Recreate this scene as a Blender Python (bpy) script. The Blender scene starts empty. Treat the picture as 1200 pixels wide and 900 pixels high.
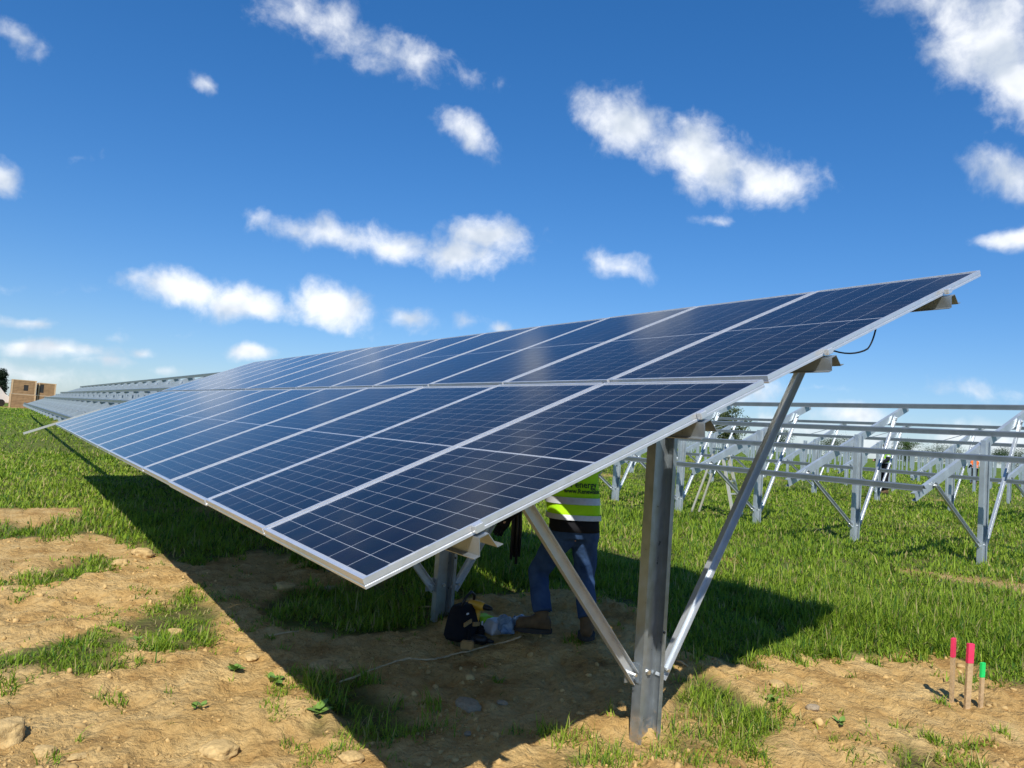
import bpy, bmesh, math, random
import numpy as np
from mathutils import Vector, Matrix

random.seed(7)
rng = np.random.default_rng(11)
scene = bpy.context.scene
COL = scene.collection

# ------------------------------------------------------------------ camera
F_PX, H = 916.27, 1.5848
# rows: world X (across the rows), Y (along the rows), Z up, in camera axes (right, down, forward)
MW = np.array([[0.83214, 0.09453, 0.54644], [-0.54977, 0.01132, 0.83524], [0.07277, -0.99546, 0.06139]])
CAM = np.array([0.0, 0.0, H])
cd = bpy.data.cameras.new('camera')
cam = bpy.data.objects.new('camera', cd)
COL.objects.link(cam)
r, d, f = Vector(MW[:, 0]), Vector(MW[:, 1]), Vector(MW[:, 2])
rot = Matrix((( r.x, -d.x, -f.x), (r.y, -d.y, -f.y), (r.z, -d.z, -f.z)))
cam.matrix_world = Matrix.Translation(CAM) @ rot.to_4x4()
cd.sensor_width = 36.0
cd.lens = F_PX / 1200 * 36.0
cd.clip_start = 0.05
cd.clip_end = 6000
scene.camera = cam

def pdir(x, y):
    return MW @ np.array([(x - 600) / F_PX, (y - 450) / F_PX, 1.0])
def p2g(x, y, z=0.0):
    v = pdir(x, y)
    return CAM + v * ((z - H) / v[2])
def p2y(x, y, Y):
    v = pdir(x, y)
    return CAM + v * (Y / v[1])

# ------------------------------------------------------------------ sun, sky, exposure
SUN = Vector((-0.59, -0.73, 1.0)).normalized()
sl = bpy.data.lights.new('sun', 'SUN')
sl.energy = 4.2
sl.angle = math.radians(0.53)
sl.color = (1.0, 0.955, 0.88)
so = bpy.data.objects.new('sun', sl)
COL.objects.link(so)
so.rotation_euler = SUN.to_track_quat('Z', 'Y').to_euler()
so.location = (-20, -25, 40)

scene.view_settings.view_transform = 'Standard'
scene.view_settings.look = 'None'
scene.view_settings.gamma = 1.0
scene.view_settings.use_curve_mapping = False
scene.view_settings.exposure = 0.3

world = bpy.data.worlds.new('World')
scene.world = world
world.use_nodes = True
wt = world.node_tree
wt.nodes.clear()
def nn(t, typ, **kw):
    n = t.nodes.new(typ)
    for k, v in kw.items():
        setattr(n, k, v)
    return n
def mth(t, op, a=None, b=None, c=None, clamp=False):
    n = t.nodes.new('ShaderNodeMath'); n.operation = op; n.use_clamp = clamp
    for i, v in enumerate((a, b, c)):
        if v is None: continue
        if isinstance(v, (int, float)): n.inputs[i].default_value = v
        else: t.links.new(v, n.inputs[i])
    return n.outputs[0]
def vmt(t, op, a, b=None):
    n = t.nodes.new('ShaderNodeVectorMath'); n.operation = op
    for i, v in enumerate((a, b)):
        if v is None: continue
        if isinstance(v, (tuple, list, Vector)): n.inputs[i].default_value = v
        else: t.links.new(v, n.inputs[i])
    return n.outputs[0]

# cloud banks: (photo x, y, half length, half height, slope in degrees (clockwise), strength)
CLOUDS = [
 (395, 30, 95, 42, 22, .62), (470, 66, 95, 30, 20, .66), (545, 88, 55, 18, 15, .40),
 (545, 158, 52, 24, 38, .78), (241, 98, 20, 12, 20, .62), (22, 46, 44, 16, 25, .50), (92, 187, 40, 14, 0, .34),
 (2, 208, 22, 22, 30, .95), (738, 150, 78, 40, 25, .95), (820, 186, 88, 44, 22, 1.1), (900, 208, 68, 38, 5, 1.0), (842, 258, 32, 12, 0, .40),
 (1160, 45, 105, 72, 32, 1.0), (1198, 92, 70, 54, 30, 1.0), (1088, 2, 52, 28, 10, .6), (1190, 205, 58, 30, 10, .85), (1185, 279, 50, 19, 0, 1.0),
 (728, 317, 46, 21, 22, .66), (575, 278, 62, 32, 0, 1.05), (545, 300, 66, 32, 0, 1.0), (455, 288, 62, 26, 10, .85), (385, 274, 62, 20, 10, .85), (300, 252, 42, 13, 30, .34),
 (218, 340, 68, 26, 8, 1.15), (290, 356, 78, 26, 5, 1.1), (385, 358, 66, 31, 14, 1.15), (480, 372, 40, 17, 10, .70), (548, 377, 32, 12, 8, .55), (585, 384, 20, 8, 0, .7),
 (289, 415, 34, 13, 0, 1.0), (70, 340, 60, 9, 3, .32), (35, 376, 46, 11, 2, .72), (70, 411, 80, 15, 5, .95), (165, 413, 20, 10, 0, .85), (120, 424, 70, 11, 3, .6), (190, 432, 26, 9, 0, .7), (120, 400, 40, 7, 0, .32), (195, 388, 34, 6, 0, .30),
 (880, 462, 48, 26, 0, .8), (1000, 486, 64, 18, 4, .85), (950, 505, 100, 20, 4, .6), (1140, 463, 70, 17, 4, .55), (1180, 520, 110, 26, 4, .75), (1040, 520, 90, 18, 4, .55), (960, 455, 60, 9, 5, .35), (30, 440, 120, 16, 4, .45), (660, 440, 60, 10, 4, .5),
]
grp = bpy.data.node_groups.new('cloud_cover', 'ShaderNodeTree')
grp.interface.new_socket('Direction', in_out='INPUT', socket_type='NodeSocketVector')
grp.interface.new_socket('Cover', in_out='OUTPUT', socket_type='NodeSocketFloat')
gi = grp.nodes.new('NodeGroupInput'); go = grp.nodes.new('NodeGroupOutput')
dvec = gi.outputs[0]
warp = nn(grp, 'ShaderNodeTexNoise'); warp.inputs['Scale'].default_value = 12.0; warp.inputs['Detail'].default_value = 4.0
grp.links.new(dvec, warp.inputs['Vector'])
wofs = vmt(grp, 'SCALE', vmt(grp, 'SUBTRACT', warp.outputs['Color'], (.5, .5, .5)))
wofs.node.inputs[3].default_value = 0.036
dw = vmt(grp, 'ADD', dvec, wofs)
cover = None
crng = random.Random(5)
def add_cloud(d0, e1, e2, a, b, k):
    global cover
    d0 = d0.normalized(); e1 = (e1 - d0 * e1.dot(d0)).normalized(); e2 = d0.cross(e1)
    m = Matrix((e1, e2, d0)).transposed()
    mp = nn(grp, 'ShaderNodeMapping', vector_type='TEXTURE')
    mp.inputs['Location'].default_value = d0
    mp.inputs['Rotation'].default_value = m.to_euler('XYZ')
    mp.inputs['Scale'].default_value = (a, b, 1.0)
    grp.links.new(dw, mp.inputs['Vector'])
    n = grp.nodes.new('ShaderNodeVectorMath'); n.operation = 'LENGTH'
    grp.links.new(mp.outputs[0], n.inputs[0])
    v = mth(grp, 'MULTIPLY_ADD', n.outputs['Value'], -k * .85, k)
    cover = v if cover is None else mth(grp, 'MAXIMUM', cover, v)
for (x, y, a, b, s, k) in CLOUDS:
    d0 = Vector(pdir(x, y)); ln = d0.length
    cs, sn = math.cos(math.radians(s)), math.sin(math.radians(s))
    e1 = Vector(pdir(x + 10 * cs, y + 10 * sn)) - d0
    add_cloud(d0, e1, None, 1.03 * a / F_PX / ln, 1.03 * b / F_PX / ln, k)
for i in range(12):                                   # the same fair-weather clouds round the rest of the sky
    az = math.radians(crng.uniform(75, 360 - 75)) + math.atan2(MW[0, 2], MW[1, 2])
    el = math.radians(crng.choice([7, 12, 18, 27, 40]) + crng.uniform(-2, 2))
    d0 = Vector((math.sin(az) * math.cos(el), math.cos(az) * math.cos(el), math.sin(el)))
    e1 = Vector((math.cos(az), -math.sin(az), crng.uniform(-.3, .2)))
    a = crng.uniform(.07, .16); add_cloud(d0, e1, None, a, a * crng.uniform(.3, .5), crng.uniform(.6, 1.1))
n1 = nn(grp, 'ShaderNodeTexNoise'); n1.inputs['Scale'].default_value = 24.0; n1.inputs['Detail'].default_value = 10.0; n1.inputs['Roughness'].default_value = .60
grp.links.new(dw, n1.inputs['Vector'])
tot = mth(grp, 'MULTIPLY_ADD', mth(grp, 'SUBTRACT', n1.outputs['Fac'], .5), 1.35, cover)
ss = nn(grp, 'ShaderNodeMapRange', interpolation_type='SMOOTHSTEP')
ss.inputs['From Min'].default_value = .11; ss.inputs['From Max'].default_value = .92
grp.links.new(tot, ss.inputs['Value'])
grp.links.new(ss.outputs[0], go.inputs[0])

tc = nn(wt, 'ShaderNodeTexCoord')
sky = nn(wt, 'ShaderNodeTexSky', sky_type='NISHITA')
sky.sun_disc = False
sky.sun_elevation = math.asin(SUN.z)
sky.sun_rotation = math.atan2(SUN.x, SUN.y)
sky.air_density = 1.0; sky.dust_density = 0.3; sky.ozone_density = 2.0; sky.altitude = 100
c1 = nn(wt, 'ShaderNodeGroup', node_tree=grp)
wt.links.new(tc.outputs['Generated'], c1.inputs[0])
def puff(vec):
    n = nn(wt, 'ShaderNodeTexNoise'); n.inputs['Scale'].default_value = 13.0; n.inputs['Detail'].default_value = 4.0; n.inputs['Roughness'].default_value = .5
    wt.links.new(vec, n.inputs['Vector']); return n.outputs['Fac']
relief = mth(wt, 'SUBTRACT', puff(tc.outputs['Generated']), puff(vmt(wt, 'ADD', tc.outputs['Generated'], (-0.010, -0.014, 0.030))))
shade = nn(wt, 'ShaderNodeMapRange', interpolation_type='SMOOTHSTEP'); shade.inputs['From Min'].default_value = -.20; shade.inputs['From Max'].default_value = .10
wt.links.new(relief, shade.inputs['Value'])
cm = nn(wt, 'ShaderNodeMix', data_type='RGBA'); cm.inputs[6].default_value = (5.6, 6.2, 7.0, 1); cm.inputs[7].default_value = (9.0, 9.2, 9.4, 1)
wt.links.new(shade.outputs[0], cm.inputs[0])
hs = nn(wt, 'ShaderNodeHueSaturation'); hs.inputs['Saturation'].default_value = 1.27; hs.inputs['Value'].default_value = 1.20
tn = nn(wt, 'ShaderNodeMix', data_type='RGBA', blend_type='MULTIPLY'); tn.inputs[0].default_value = 1.0; tn.inputs[7].default_value = (.75, .925, 1.27, 1)
wt.links.new(sky.outputs[0], tn.inputs[6]); gm = nn(wt, 'ShaderNodeGamma'); gm.inputs['Gamma'].default_value = .80
wt.links.new(tn.outputs[2], gm.inputs['Color']); wt.links.new(gm.outputs[0], hs.inputs['Color'])
mix = nn(wt, 'ShaderNodeMix', data_type='RGBA')
wt.links.new(mth(wt, 'MULTIPLY', c1.outputs[0], .92), mix.inputs[0]); wt.links.new(hs.outputs[0], mix.inputs[6]); wt.links.new(cm.outputs[2], mix.inputs[7])
bg = nn(wt, 'ShaderNodeBackground'); bg.inputs['Strength'].default_value = 0.1
wt.links.new(mix.outputs[2], bg.inputs['Color'])
wo = nn(wt, 'ShaderNodeOutputWorld'); wt.links.new(bg.outputs[0], wo.inputs[0])

# ------------------------------------------------------------------ materials
def mat(name, col, rough=.6, metal=0.0, spec=.5, var=0.0, vscale=8.0, bump=0.0, bscale=40.0, coat=0.0, col2=None, rvar=0.0):
    m = bpy.data.materials.new(name); m.use_nodes = True
    t = m.node_tree; b = t.nodes['Principled BSDF']
    b.inputs['Base Color'].default_value = (*col, 1); b.inputs['Roughness'].default_value = rough
    b.inputs['Metallic'].default_value = metal; b.inputs['Specular IOR Level'].default_value = spec
    b.inputs['Coat Weight'].default_value = coat
    if var or col2 or rvar:
        tcn = nn(t, 'ShaderNodeTexCoord'); no = nn(t, 'ShaderNodeTexNoise'); no.inputs['Scale'].default_value = vscale; no.inputs['Detail'].default_value = 6
        t.links.new(tcn.outputs['Object'], no.inputs['Vector'])
        mr = nn(t, 'ShaderNodeMapRange'); mr.inputs['From Min'].default_value = .3; mr.inputs['From Max'].default_value = .7
        t.links.new(no.outputs['Fac'], mr.inputs['Value'])
        mx = nn(t, 'ShaderNodeMix', data_type='RGBA')
        c2 = col2 or tuple(c * (1 - var) for c in col)
        mx.inputs[6].default_value = (*c2, 1); mx.inputs[7].default_value = (*(min(1, c * (1 + var * .5)) for c in col), 1)
        t.links.new(mr.outputs[0], mx.inputs[0]); t.links.new(mx.outputs[2], b.inputs['Base Color'])
        if rvar:
            r2 = nn(t, 'ShaderNodeMapRange'); r2.inputs['To Min'].default_value = rough - rvar; r2.inputs['To Max'].default_value = rough + rvar
            t.links.new(mr.outputs[0], r2.inputs['Value']); t.links.new(r2.outputs[0], b.inputs['Roughness'])
    if bump:
        tcn = nn(t, 'ShaderNodeTexCoord'); no = nn(t, 'ShaderNodeTexNoise'); no.inputs['Scale'].default_value = bscale; no.inputs['Detail'].default_value = 5
        t.links.new(tcn.outputs['Object'], no.inputs['Vector'])
        bp = nn(t, 'ShaderNodeBump'); bp.inputs['Strength'].default_value = bump; bp.inputs['Distance'].default_value = .02
        t.links.new(no.outputs['Fac'], bp.inputs['Height']); t.links.new(bp.outputs[0], b.inputs['Normal'])
    return m
M = {}
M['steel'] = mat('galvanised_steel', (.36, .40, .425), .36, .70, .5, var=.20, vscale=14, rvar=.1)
def muddy(m):
    t = m.node_tree; b = t.nodes['Principled BSDF']; src = b.inputs['Base Color'].links[0].from_socket
    geo = nn(t, 'ShaderNodeNewGeometry'); sp = nn(t, 'ShaderNodeSeparateXYZ'); t.links.new(geo.outputs['Position'], sp.inputs[0])
    no = nn(t, 'ShaderNodeTexNoise'); no.inputs['Scale'].default_value = 28; no.inputs['Detail'].default_value = 7; t.links.new(geo.outputs['Position'], no.inputs['Vector'])
    hgt = mth(t, 'MULTIPLY_ADD', sp.outputs['Z'], -2.6, 1.02); mk = nn(t, 'ShaderNodeMapRange'); mk.inputs['From Min'].default_value = .78; mk.inputs['From Max'].default_value = 1.0
    t.links.new(mth(t, 'MULTIPLY_ADD', no.outputs['Fac'], .75, mth(t, 'MULTIPLY', hgt, .55)), mk.inputs['Value'])
    mx = nn(t, 'ShaderNodeMix', data_type='RGBA'); t.links.new(mk.outputs[0], mx.inputs[0]); t.links.new(src, mx.inputs[6]); mx.inputs[7].default_value = (.34, .23, .11, 1); t.links.new(mx.outputs[2], b.inputs['Base Color'])
    t.links.new(mth(t, 'MULTIPLY_ADD', mk.outputs[0], -.7, .7), b.inputs['Metallic'])
muddy(M['steel'])
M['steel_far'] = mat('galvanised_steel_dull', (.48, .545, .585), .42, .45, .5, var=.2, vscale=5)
M['purlin'] = mat('shaded_purlin_steel', (.27, .305, .315), .42, .6, .5, var=.15, vscale=6)  # darker copy of the rack steel: shade on the purlins put into the colour
M['brace'] = mat('sunlit_brace_steel', (.60, .64, .67), .36, .55, .5, var=.12, vscale=10)  # lighter copy of the rack steel: sunlight on the braces put into the colour
M['alu'] = mat('anodised_aluminium', (.78, .79, .80), .34, .6, .5, var=.06, vscale=20, rvar=.06)
M['bolt'] = mat('zinc_bolt', (.7, .7, .68), .3, .9)
M['hole'] = mat('dark_hole', (.02, .02, .02), .8)
M['backsheet'] = mat('white_backsheet', (.40, .43, .48), .5)
M['wood_stake'] = mat('raw_pine', (.55, .38, .20), .8, var=.25, vscale=25, bump=.25, bscale=60)
M['pink'] = mat('fluorescent_pink_paint', (.85, .045, .13), .6, var=.15, vscale=40)
M['green'] = mat('fluorescent_green_paint', (.02, .72, .16), .6, var=.15, vscale=40)
M['clod'] = mat('dry_soil_clod', (.60, .42, .185), .95, spec=.1, var=.3, vscale=3, bump=.35, bscale=9)
M['stone'] = mat('pale_stone', (.38, .30, .20), .85, spec=.2, var=.25, vscale=4, bump=.2, bscale=9)
M['hivis'] = mat('hivis_fabric', (.42, .82, .012), .75, spec=.2, var=.12, vscale=7, bump=.35, bscale=16)
M['reflect'] = mat('reflective_tape', (.52, .54, .57), .42, .2, var=.1, vscale=30)
M['black_cloth'] = mat('black_fabric', (.012, .012, .015), .9, spec=.2, bump=.3, bscale=20)
M['jeans'] = mat('blue_denim', (.018, .045, .12), .85, spec=.2, col2=(.045, .09, .19), vscale=11, bump=.5, bscale=18)
M['leather'] = mat('tan_boot_leather', (.125, .075, .030), .8, var=.35, vscale=20, bump=.3)
M['sole'] = mat('boot_sole', (.03, .026, .022), .8)
M['skin'] = mat('skin', (.55, .33, .23), .55, var=.08)
M['hair'] = mat('dark_hair', (.03, .02, .015), .6)
M['print'] = mat('dark_green_print', (.02, .05, .015), .8)
M['plastic_black'] = mat('black_plastic', (.015, .015, .016), .4, spec=.4)
M['plastic_yellow'] = mat('yellow_plastic', (.7, .38, .03), .45)
M['tan_strap'] = mat('tan_webbing', (.42, .25, .09), .85, var=.2, vscale=30)
M['white_tag'] = mat('white_tag', (.8, .8, .8), .5)
M['lime'] = mat('lime_cloth', (.40, .78, .02), .7, var=.12, vscale=12)
M['blueplastic'] = mat('crumpled_blue_plastic', (.10, .19, .34), .22, spec=.6, col2=(.30, .42, .55), vscale=16, bump=.8, bscale=30)
M['twine'] = mat('straw_twine', (.60, .46, .26), .9, var=.3, vscale=30)
M['cable'] = mat('black_cable', (.012, .012, .014), .45)
M['crate'] = mat('crate_board', (.36, .22, .11), .85, var=.25, vscale=3)
M['crate_pale'] = mat('pale_crate_edge', (.55, .38, .22), .85, var=.15, vscale=3)
M['bark'] = mat('tree_bark', (.10, .075, .05), .9, var=.3, vscale=6)
M['van'] = mat('white_van_paint', (.8, .8, .8), .25, coat=.4)
M['glassdark'] = mat('dark_window', (.02, .025, .03), .1)
M['tyre'] = mat('tyre_rubber', (.02, .02, .02), .85)
M['ladder'] = mat('ladder_alloy', (.72, .70, .60), .4, .5)
M['orange'] = mat('hivis_orange', (.85, .17, .03), .75)

def attr_mat(name, attr, rough, spec=.3, translucent=0.0, bump=None):
    m = bpy.data.materials.new(name); m.use_nodes = True
    t = m.node_tree; b = t.nodes['Principled BSDF']; b.inputs['Roughness'].default_value = rough; b.inputs['Specular IOR Level'].default_value = spec
    a = nn(t, 'ShaderNodeAttribute', attribute_name=attr)
    t.links.new(a.outputs['Color'], b.inputs['Base Color'])
    if translucent:
        tr = nn(t, 'ShaderNodeBsdfTranslucent'); t.links.new(a.outputs['Color'], tr.inputs['Color'])
        ms = nn(t, 'ShaderNodeMixShader'); ms.inputs[0].default_value = translucent
        t.links.new(b.outputs[0], ms.inputs[1]); t.links.new(tr.outputs[0], ms.inputs[2]); t.links.new(ms.outputs[0], t.nodes['Material Output'].inputs[0])
    return m
M['grass'] = attr_mat('grass_blades', 'tint', .6, .25, .35)
M['leaves'] = attr_mat('tree_leaves', 'tint', .65, .2, .25)
M['weed'] = mat('weed_leaf', (.17, .29, .05), .55, var=.3, vscale=20)

# solar cell: polycrystalline blue, tone differs from cell to cell
def cell_mat():
    m = bpy.data.materials.new('polycrystalline_cell'); m.use_nodes = True
    t = m.node_tree; b = t.nodes['Principled BSDF']
    oi = nn(t, 'ShaderNodeObjectInfo'); at = nn(t, 'ShaderNodeAttribute', attribute_name='tone')
    s = mth(t, 'FRACT', mth(t, 'ADD', oi.outputs['Random'], at.outputs['Fac']))
    tcn = nn(t, 'ShaderNodeTexCoord'); vo = nn(t, 'ShaderNodeTexVoronoi'); vo.inputs['Scale'].default_value = 60
    t.links.new(tcn.outputs['Object'], vo.inputs['Vector'])
    cr = nn(t, 'ShaderNodeValToRGB'); e = cr.color_ramp.elements
    e[0].color = (.0042, .0056, .0120, 1); e[1].color = (.0060, .0054, .0108, 1); e[1].position = 1
    x = cr.color_ramp.elements.new(.5); x.color = (.0042, .0070, .0130, 1)
    t.links.new(s, cr.inputs[0])
    mx = nn(t, 'ShaderNodeMix', data_type='RGBA', blend_type='MULTIPLY'); mx.inputs[0].default_value = .35
    t.links.new(cr.outputs[0], mx.inputs[6]); t.links.new(vo.outputs['Color'], mx.inputs[7])
    t.links.new(mx.outputs[2], b.inputs['Base Color'])
    b.inputs['Roughness'].default_value = .45; b.inputs['Specular IOR Level'].default_value = .25
    return m
M['cell'] = cell_mat()
def glass_mat():
    m = bpy.data.materials.new('panel_glass'); m.use_nodes = True
    t = m.node_tree; t.nodes.remove(t.nodes['Principled BSDF'])
    tr = nn(t, 'ShaderNodeBsdfTransparent'); gl = nn(t, 'ShaderNodeBsdfGlossy'); gl.inputs['Roughness'].default_value = .13
    gl.inputs['Color'].default_value = (.86, .88, .90, 1)
    fr = nn(t, 'ShaderNodeFresnel'); fr.inputs['IOR'].default_value = 1.26
    ms = nn(t, 'ShaderNodeMixShader'); t.links.new(fr.outputs[0], ms.inputs[0]); t.links.new(tr.outputs[0], ms.inputs[1]); t.links.new(gl.outputs[0], ms.inputs[2])
    geo = nn(t, 'ShaderNodeNewGeometry'); no = nn(t, 'ShaderNodeTexNoise'); no.inputs['Scale'].default_value = 3.5; no.inputs['Detail'].default_value = 8; no.inputs['Roughness'].default_value = .7
    t.links.new(geo.outputs['Position'], no.inputs['Vector'])
    mr = nn(t, 'ShaderNodeMapRange'); mr.inputs['From Min'].default_value = .45; mr.inputs['From Max'].default_value = .8; mr.inputs['To Min'].default_value = .003; mr.inputs['To Max'].default_value = .03
    t.links.new(no.outputs['Fac'], mr.inputs['Value'])
    du = nn(t, 'ShaderNodeBsdfDiffuse'); du.inputs['Color'].default_value = (.5, .42, .30, 1)          # thin film of site dust
    m2 = nn(t, 'ShaderNodeMixShader'); t.links.new(mr.outputs[0], m2.inputs[0]); t.links.new(ms.outputs[0], m2.inputs[1]); t.links.new(du.outputs[0], m2.inputs[2])
    t.links.new(m2.outputs[0], t.nodes['Material Output'].inputs[0])
    return m
M['glass'] = glass_mat()

# ------------------------------------------------------------------ mesh helpers
def link(o, parent=None):
    COL.objects.link(o)
    if parent is not None: o.parent = parent
    return o
def tag(o, label=None, cat=None, group=None, kind=None):
    if label: o['label'] = label
    if cat: o['category'] = cat
    if group: o['group'] = group
    if kind: o['kind'] = kind
    return o
def empty(name, loc, rz=0.0):
    o = bpy.data.objects.new(name, None); o.location = loc; o.rotation_euler = (0, 0, rz); o.empty_display_size = .1
    return link(o)
class MB:
    def __init__(s): s.v = []; s.f = []
    def add(s, vs, fs):
        n = len(s.v); s.v += [tuple(v) for v in vs]; s.f += [tuple(i + n for i in q) for q in fs]; return s
    def box(s, c, size, R=None):
        hx, hy, hz = (k / 2 for k in size); vs = []
        for x in (-hx, hx):
            for y in (-hy, hy):
                for z in (-hz, hz):
                    p = Vector((x, y, z))
                    if R is not None: p = R @ p
                    vs.append(p + Vector(c))
        return s.add(vs, [(0, 1, 3, 2), (4, 6, 7, 5), (0, 4, 5, 1), (2, 3, 7, 6), (0, 2, 6, 4), (1, 5, 7, 3)])
    def tube(s, pts, r, n=8, cap=True):
        pts = [Vector(p) for p in pts]; rr = r if isinstance(r, (list, tuple)) else [r] * len(pts)
        rings = []; up = Vector((0.13, .21, 1))
        for i, p in enumerate(pts):
            t = (pts[min(i + 1, len(pts) - 1)] - pts[max(i - 1, 0)]).normalized()
            a = t.cross(up); a = a.normalized() if a.length > 1e-4 else t.orthogonal().normalized(); b = t.cross(a)
            rings.append([p + (a * math.cos(2 * math.pi * k / n) + b * math.sin(2 * math.pi * k / n)) * rr[i] for k in range(n)])
        return s.loft(rings, cap)
    def loft(s, rings, cap=True):
        n = len(rings[0]); vs = [p for q in rings for p in q]; fs = []
        for i in range(len(rings) - 1):
            for k in range(n):
                fs.append((i * n + k, i * n + (k + 1) % n, (i + 1) * n + (k + 1) % n, (i + 1) * n + k))
        if cap: fs.append(tuple(range(n))[::-1]); fs.append(tuple((len(rings) - 1) * n + k for k in range(n)))
        return s.add(vs, fs)
    def channel(s, prof, th, p0, p1, xd, yd):
        """thin-walled open section: polyline PROF in (xd, yd), swept from p0 to p1"""
        P = [Vector((a, b)) for a, b in prof]; L = []; Rr = []
        for i, p in enumerate(P):
            ns = []
            if i > 0: e = (P[i] - P[i - 1]).normalized(); ns.append(Vector((-e.y, e.x)))
            if i < len(P) - 1: e = (P[i + 1] - P[i]).normalized(); ns.append(Vector((-e.y, e.x)))
            if len(ns) == 1: o = ns[0]
            else:
                o = (ns[0] + ns[1]).normalized(); o = o / max(.35, o.dot(ns[0]))
            L.append(p + o * th / 2); Rr.append(p - o * th / 2)
        p0, p1, xd, yd = Vector(p0), Vector(p1), Vector(xd), Vector(yd); n = len(P)
        vs = []
        for q in (p0, p1):
            for l in L: vs.append(q + xd * l.x + yd * l.y)
            for l in Rr: vs.append(q + xd * l.x + yd * l.y)
        fs = []
        for i in range(n - 1):
            fs.append((i, i + 1, 2 * n + i + 1, 2 * n + i)); fs.append((n + i + 1, n + i, 3 * n + i, 3 * n + i + 1))
            fs.append((i + 1, i, n + i, n + i + 1)); fs.append((2 * n + i, 2 * n + i + 1, 3 * n + i + 1, 3 * n + i))
        fs.append((0, 2 * n, 3 * n, n)); fs.append((n - 1, 2 * n - 1, 4 * n - 1, 3 * n - 1))
        return s.add(vs, fs)
    def mesh(s, name, m, smooth=False, bevel=0):
        me = bpy.data.meshes.new(name); me.from_pydata(s.v, [], s.f); me.validate()
        bm = bmesh.new(); bm.from_mesh(me); bmesh.ops.recalc_face_normals(bm, faces=bm.faces)
        if bevel: bmesh.ops.bevel(bm, geom=list(bm.edges), offset=bevel, segments=2, affect='EDGES', clamp_overlap=True)
        bm.to_mesh(me); bm.free()
        for x in (m if isinstance(m, (list, tuple)) else [m]): me.materials.append(x)
        if smooth: me.polygons.foreach_set('use_smooth', [True] * len(me.polygons))
        return me
    def obj(s, name, m, parent=None, loc=None, smooth=False, bevel=0):
        o = bpy.data.objects.new(name, s.mesh(name, m, smooth, bevel))
        if loc is not None: o.location = loc
        return link(o, parent)
def inst(name, me, parent=None, loc=(0, 0, 0), rot=None):
    o = bpy.data.objects.new(name, me); o.location = loc
    if rot is not None: o.rotation_euler = rot
    return link(o, parent)
def np_mesh(name, V, Fq, m, cols=None, smooth=False, k=None):
    """V (n,3); Fq: list of (faces array)"""
    me = bpy.data.meshes.new(name); me.vertices.add(len(V)); me.vertices.foreach_set('co', np.ascontiguousarray(V, dtype=np.float32).ravel())
    loops = np.concatenate([q.ravel() for q in Fq]); tot = np.concatenate([np.full(len(q), q.shape[1]) for q in Fq])
    st = np.concatenate([[0], np.cumsum(tot)[:-1]])
    me.loops.add(len(loops)); me.loops.foreach_set('vertex_index', loops.astype(np.int32))
    me.polygons.add(len(tot)); me.polygons.foreach_set('loop_start', st.astype(np.int32)); me.polygons.foreach_set('loop_total', tot.astype(np.int32))
    me.update(calc_edges=True)
    if cols is not None:
        a = me.attributes.new('tint', 'FLOAT_COLOR', 'POINT'); a.data.foreach_set('color', np.ascontiguousarray(np.c_[cols, np.ones(len(cols))], dtype=np.float32).ravel())
    me.materials.append(m)
    if smooth: me.polygons.foreach_set('use_smooth', np.ones(len(tot), dtype=bool))
    return me

# ------------------------------------------------------------------ noise and terrain height
def vnoise(x, y, seed=0):
    ix = np.floor(x).astype(np.int64); iy = np.floor(y).astype(np.int64); fx = x - ix; fy = y - iy
    fx = fx * fx * (3 - 2 * fx); fy = fy * fy * (3 - 2 * fy)
    def hsh(a, b):
        n = (a * 374761393 + b * 668265263 + seed * 1442695041) & 0xffffffff
        n = ((n ^ (n >> 13)) * 1274126177) & 0xffffffff
        return ((n ^ (n >> 16)) & 0xffff) / 65535.0
    return (hsh(ix, iy) * (1 - fx) + hsh(ix + 1, iy) * fx) * (1 - fy) + (hsh(ix, iy + 1) * (1 - fx) + hsh(ix + 1, iy + 1) * fx) * fy
def fbm(x, y, sc, oct=4, seed=0, rough=.5):
    t = 0; a = 1; s = 0
    for i in range(oct):
        t = t + a * (vnoise(x / sc + 17.3 * i, y / sc - 9.1 * i, seed + i) - .5); s += a; a *= rough; sc /= 2.03
    return t / s * 2
def sstep(a, b, x):
    t = np.clip((x - a) / (b - a), 0, 1); return t * t * (3 - 2 * t)
def poly_sd(x, y, P):
    """signed distance to polygon, positive inside"""
    d = np.full(x.shape, 1e9); ins = np.zeros(x.shape, bool); n = len(P)
    for i in range(n):
        ax, ay = P[i]; bx, by = P[(i + 1) % n]; ex, ey = bx - ax, by - ay
        t = np.clip(((x - ax) * ex + (y - ay) * ey) / (ex * ex + ey * ey + 1e-12), 0, 1)
        d = np.minimum(d, np.hypot(x - ax - t * ex, y - ay - t * ey))
        c = ((ay > y) != (by > y)) & (x < (bx - ax) * (y - ay) / (by - ay + 1e-12) + ax); ins ^= c
    return np.where(ins, d, -d)
def gp(*pts): return [tuple(p2g(x, y)[:2]) for x, y in pts]
SOIL = [gp((-160, 650), (0, 633), (60, 632), (110, 624), (150, 638), (188, 648), (222, 662), (265, 655), (305, 648), (340, 655), (400, 680), (470, 700), (520, 728),
           (580, 727), (640, 727), (700, 735), (735, 752), (790, 778), (830, 785), (880, 792), (930, 786), (1000, 780), (1060, 778), (1100, 785), (1150, 800), (1200, 822), (1330, 880), (1500, 1200), (600, 3000), (-900, 1200), (-400, 760)),
        gp((-60, 604), (0, 600), (40, 597), (95, 599), (98, 608), (45, 618), (0, 616), (-60, 625)),
        [(-14, 84), (-3, 82), (3, 84), (6, 92), (-4, 95), (-16, 94)]]
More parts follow.
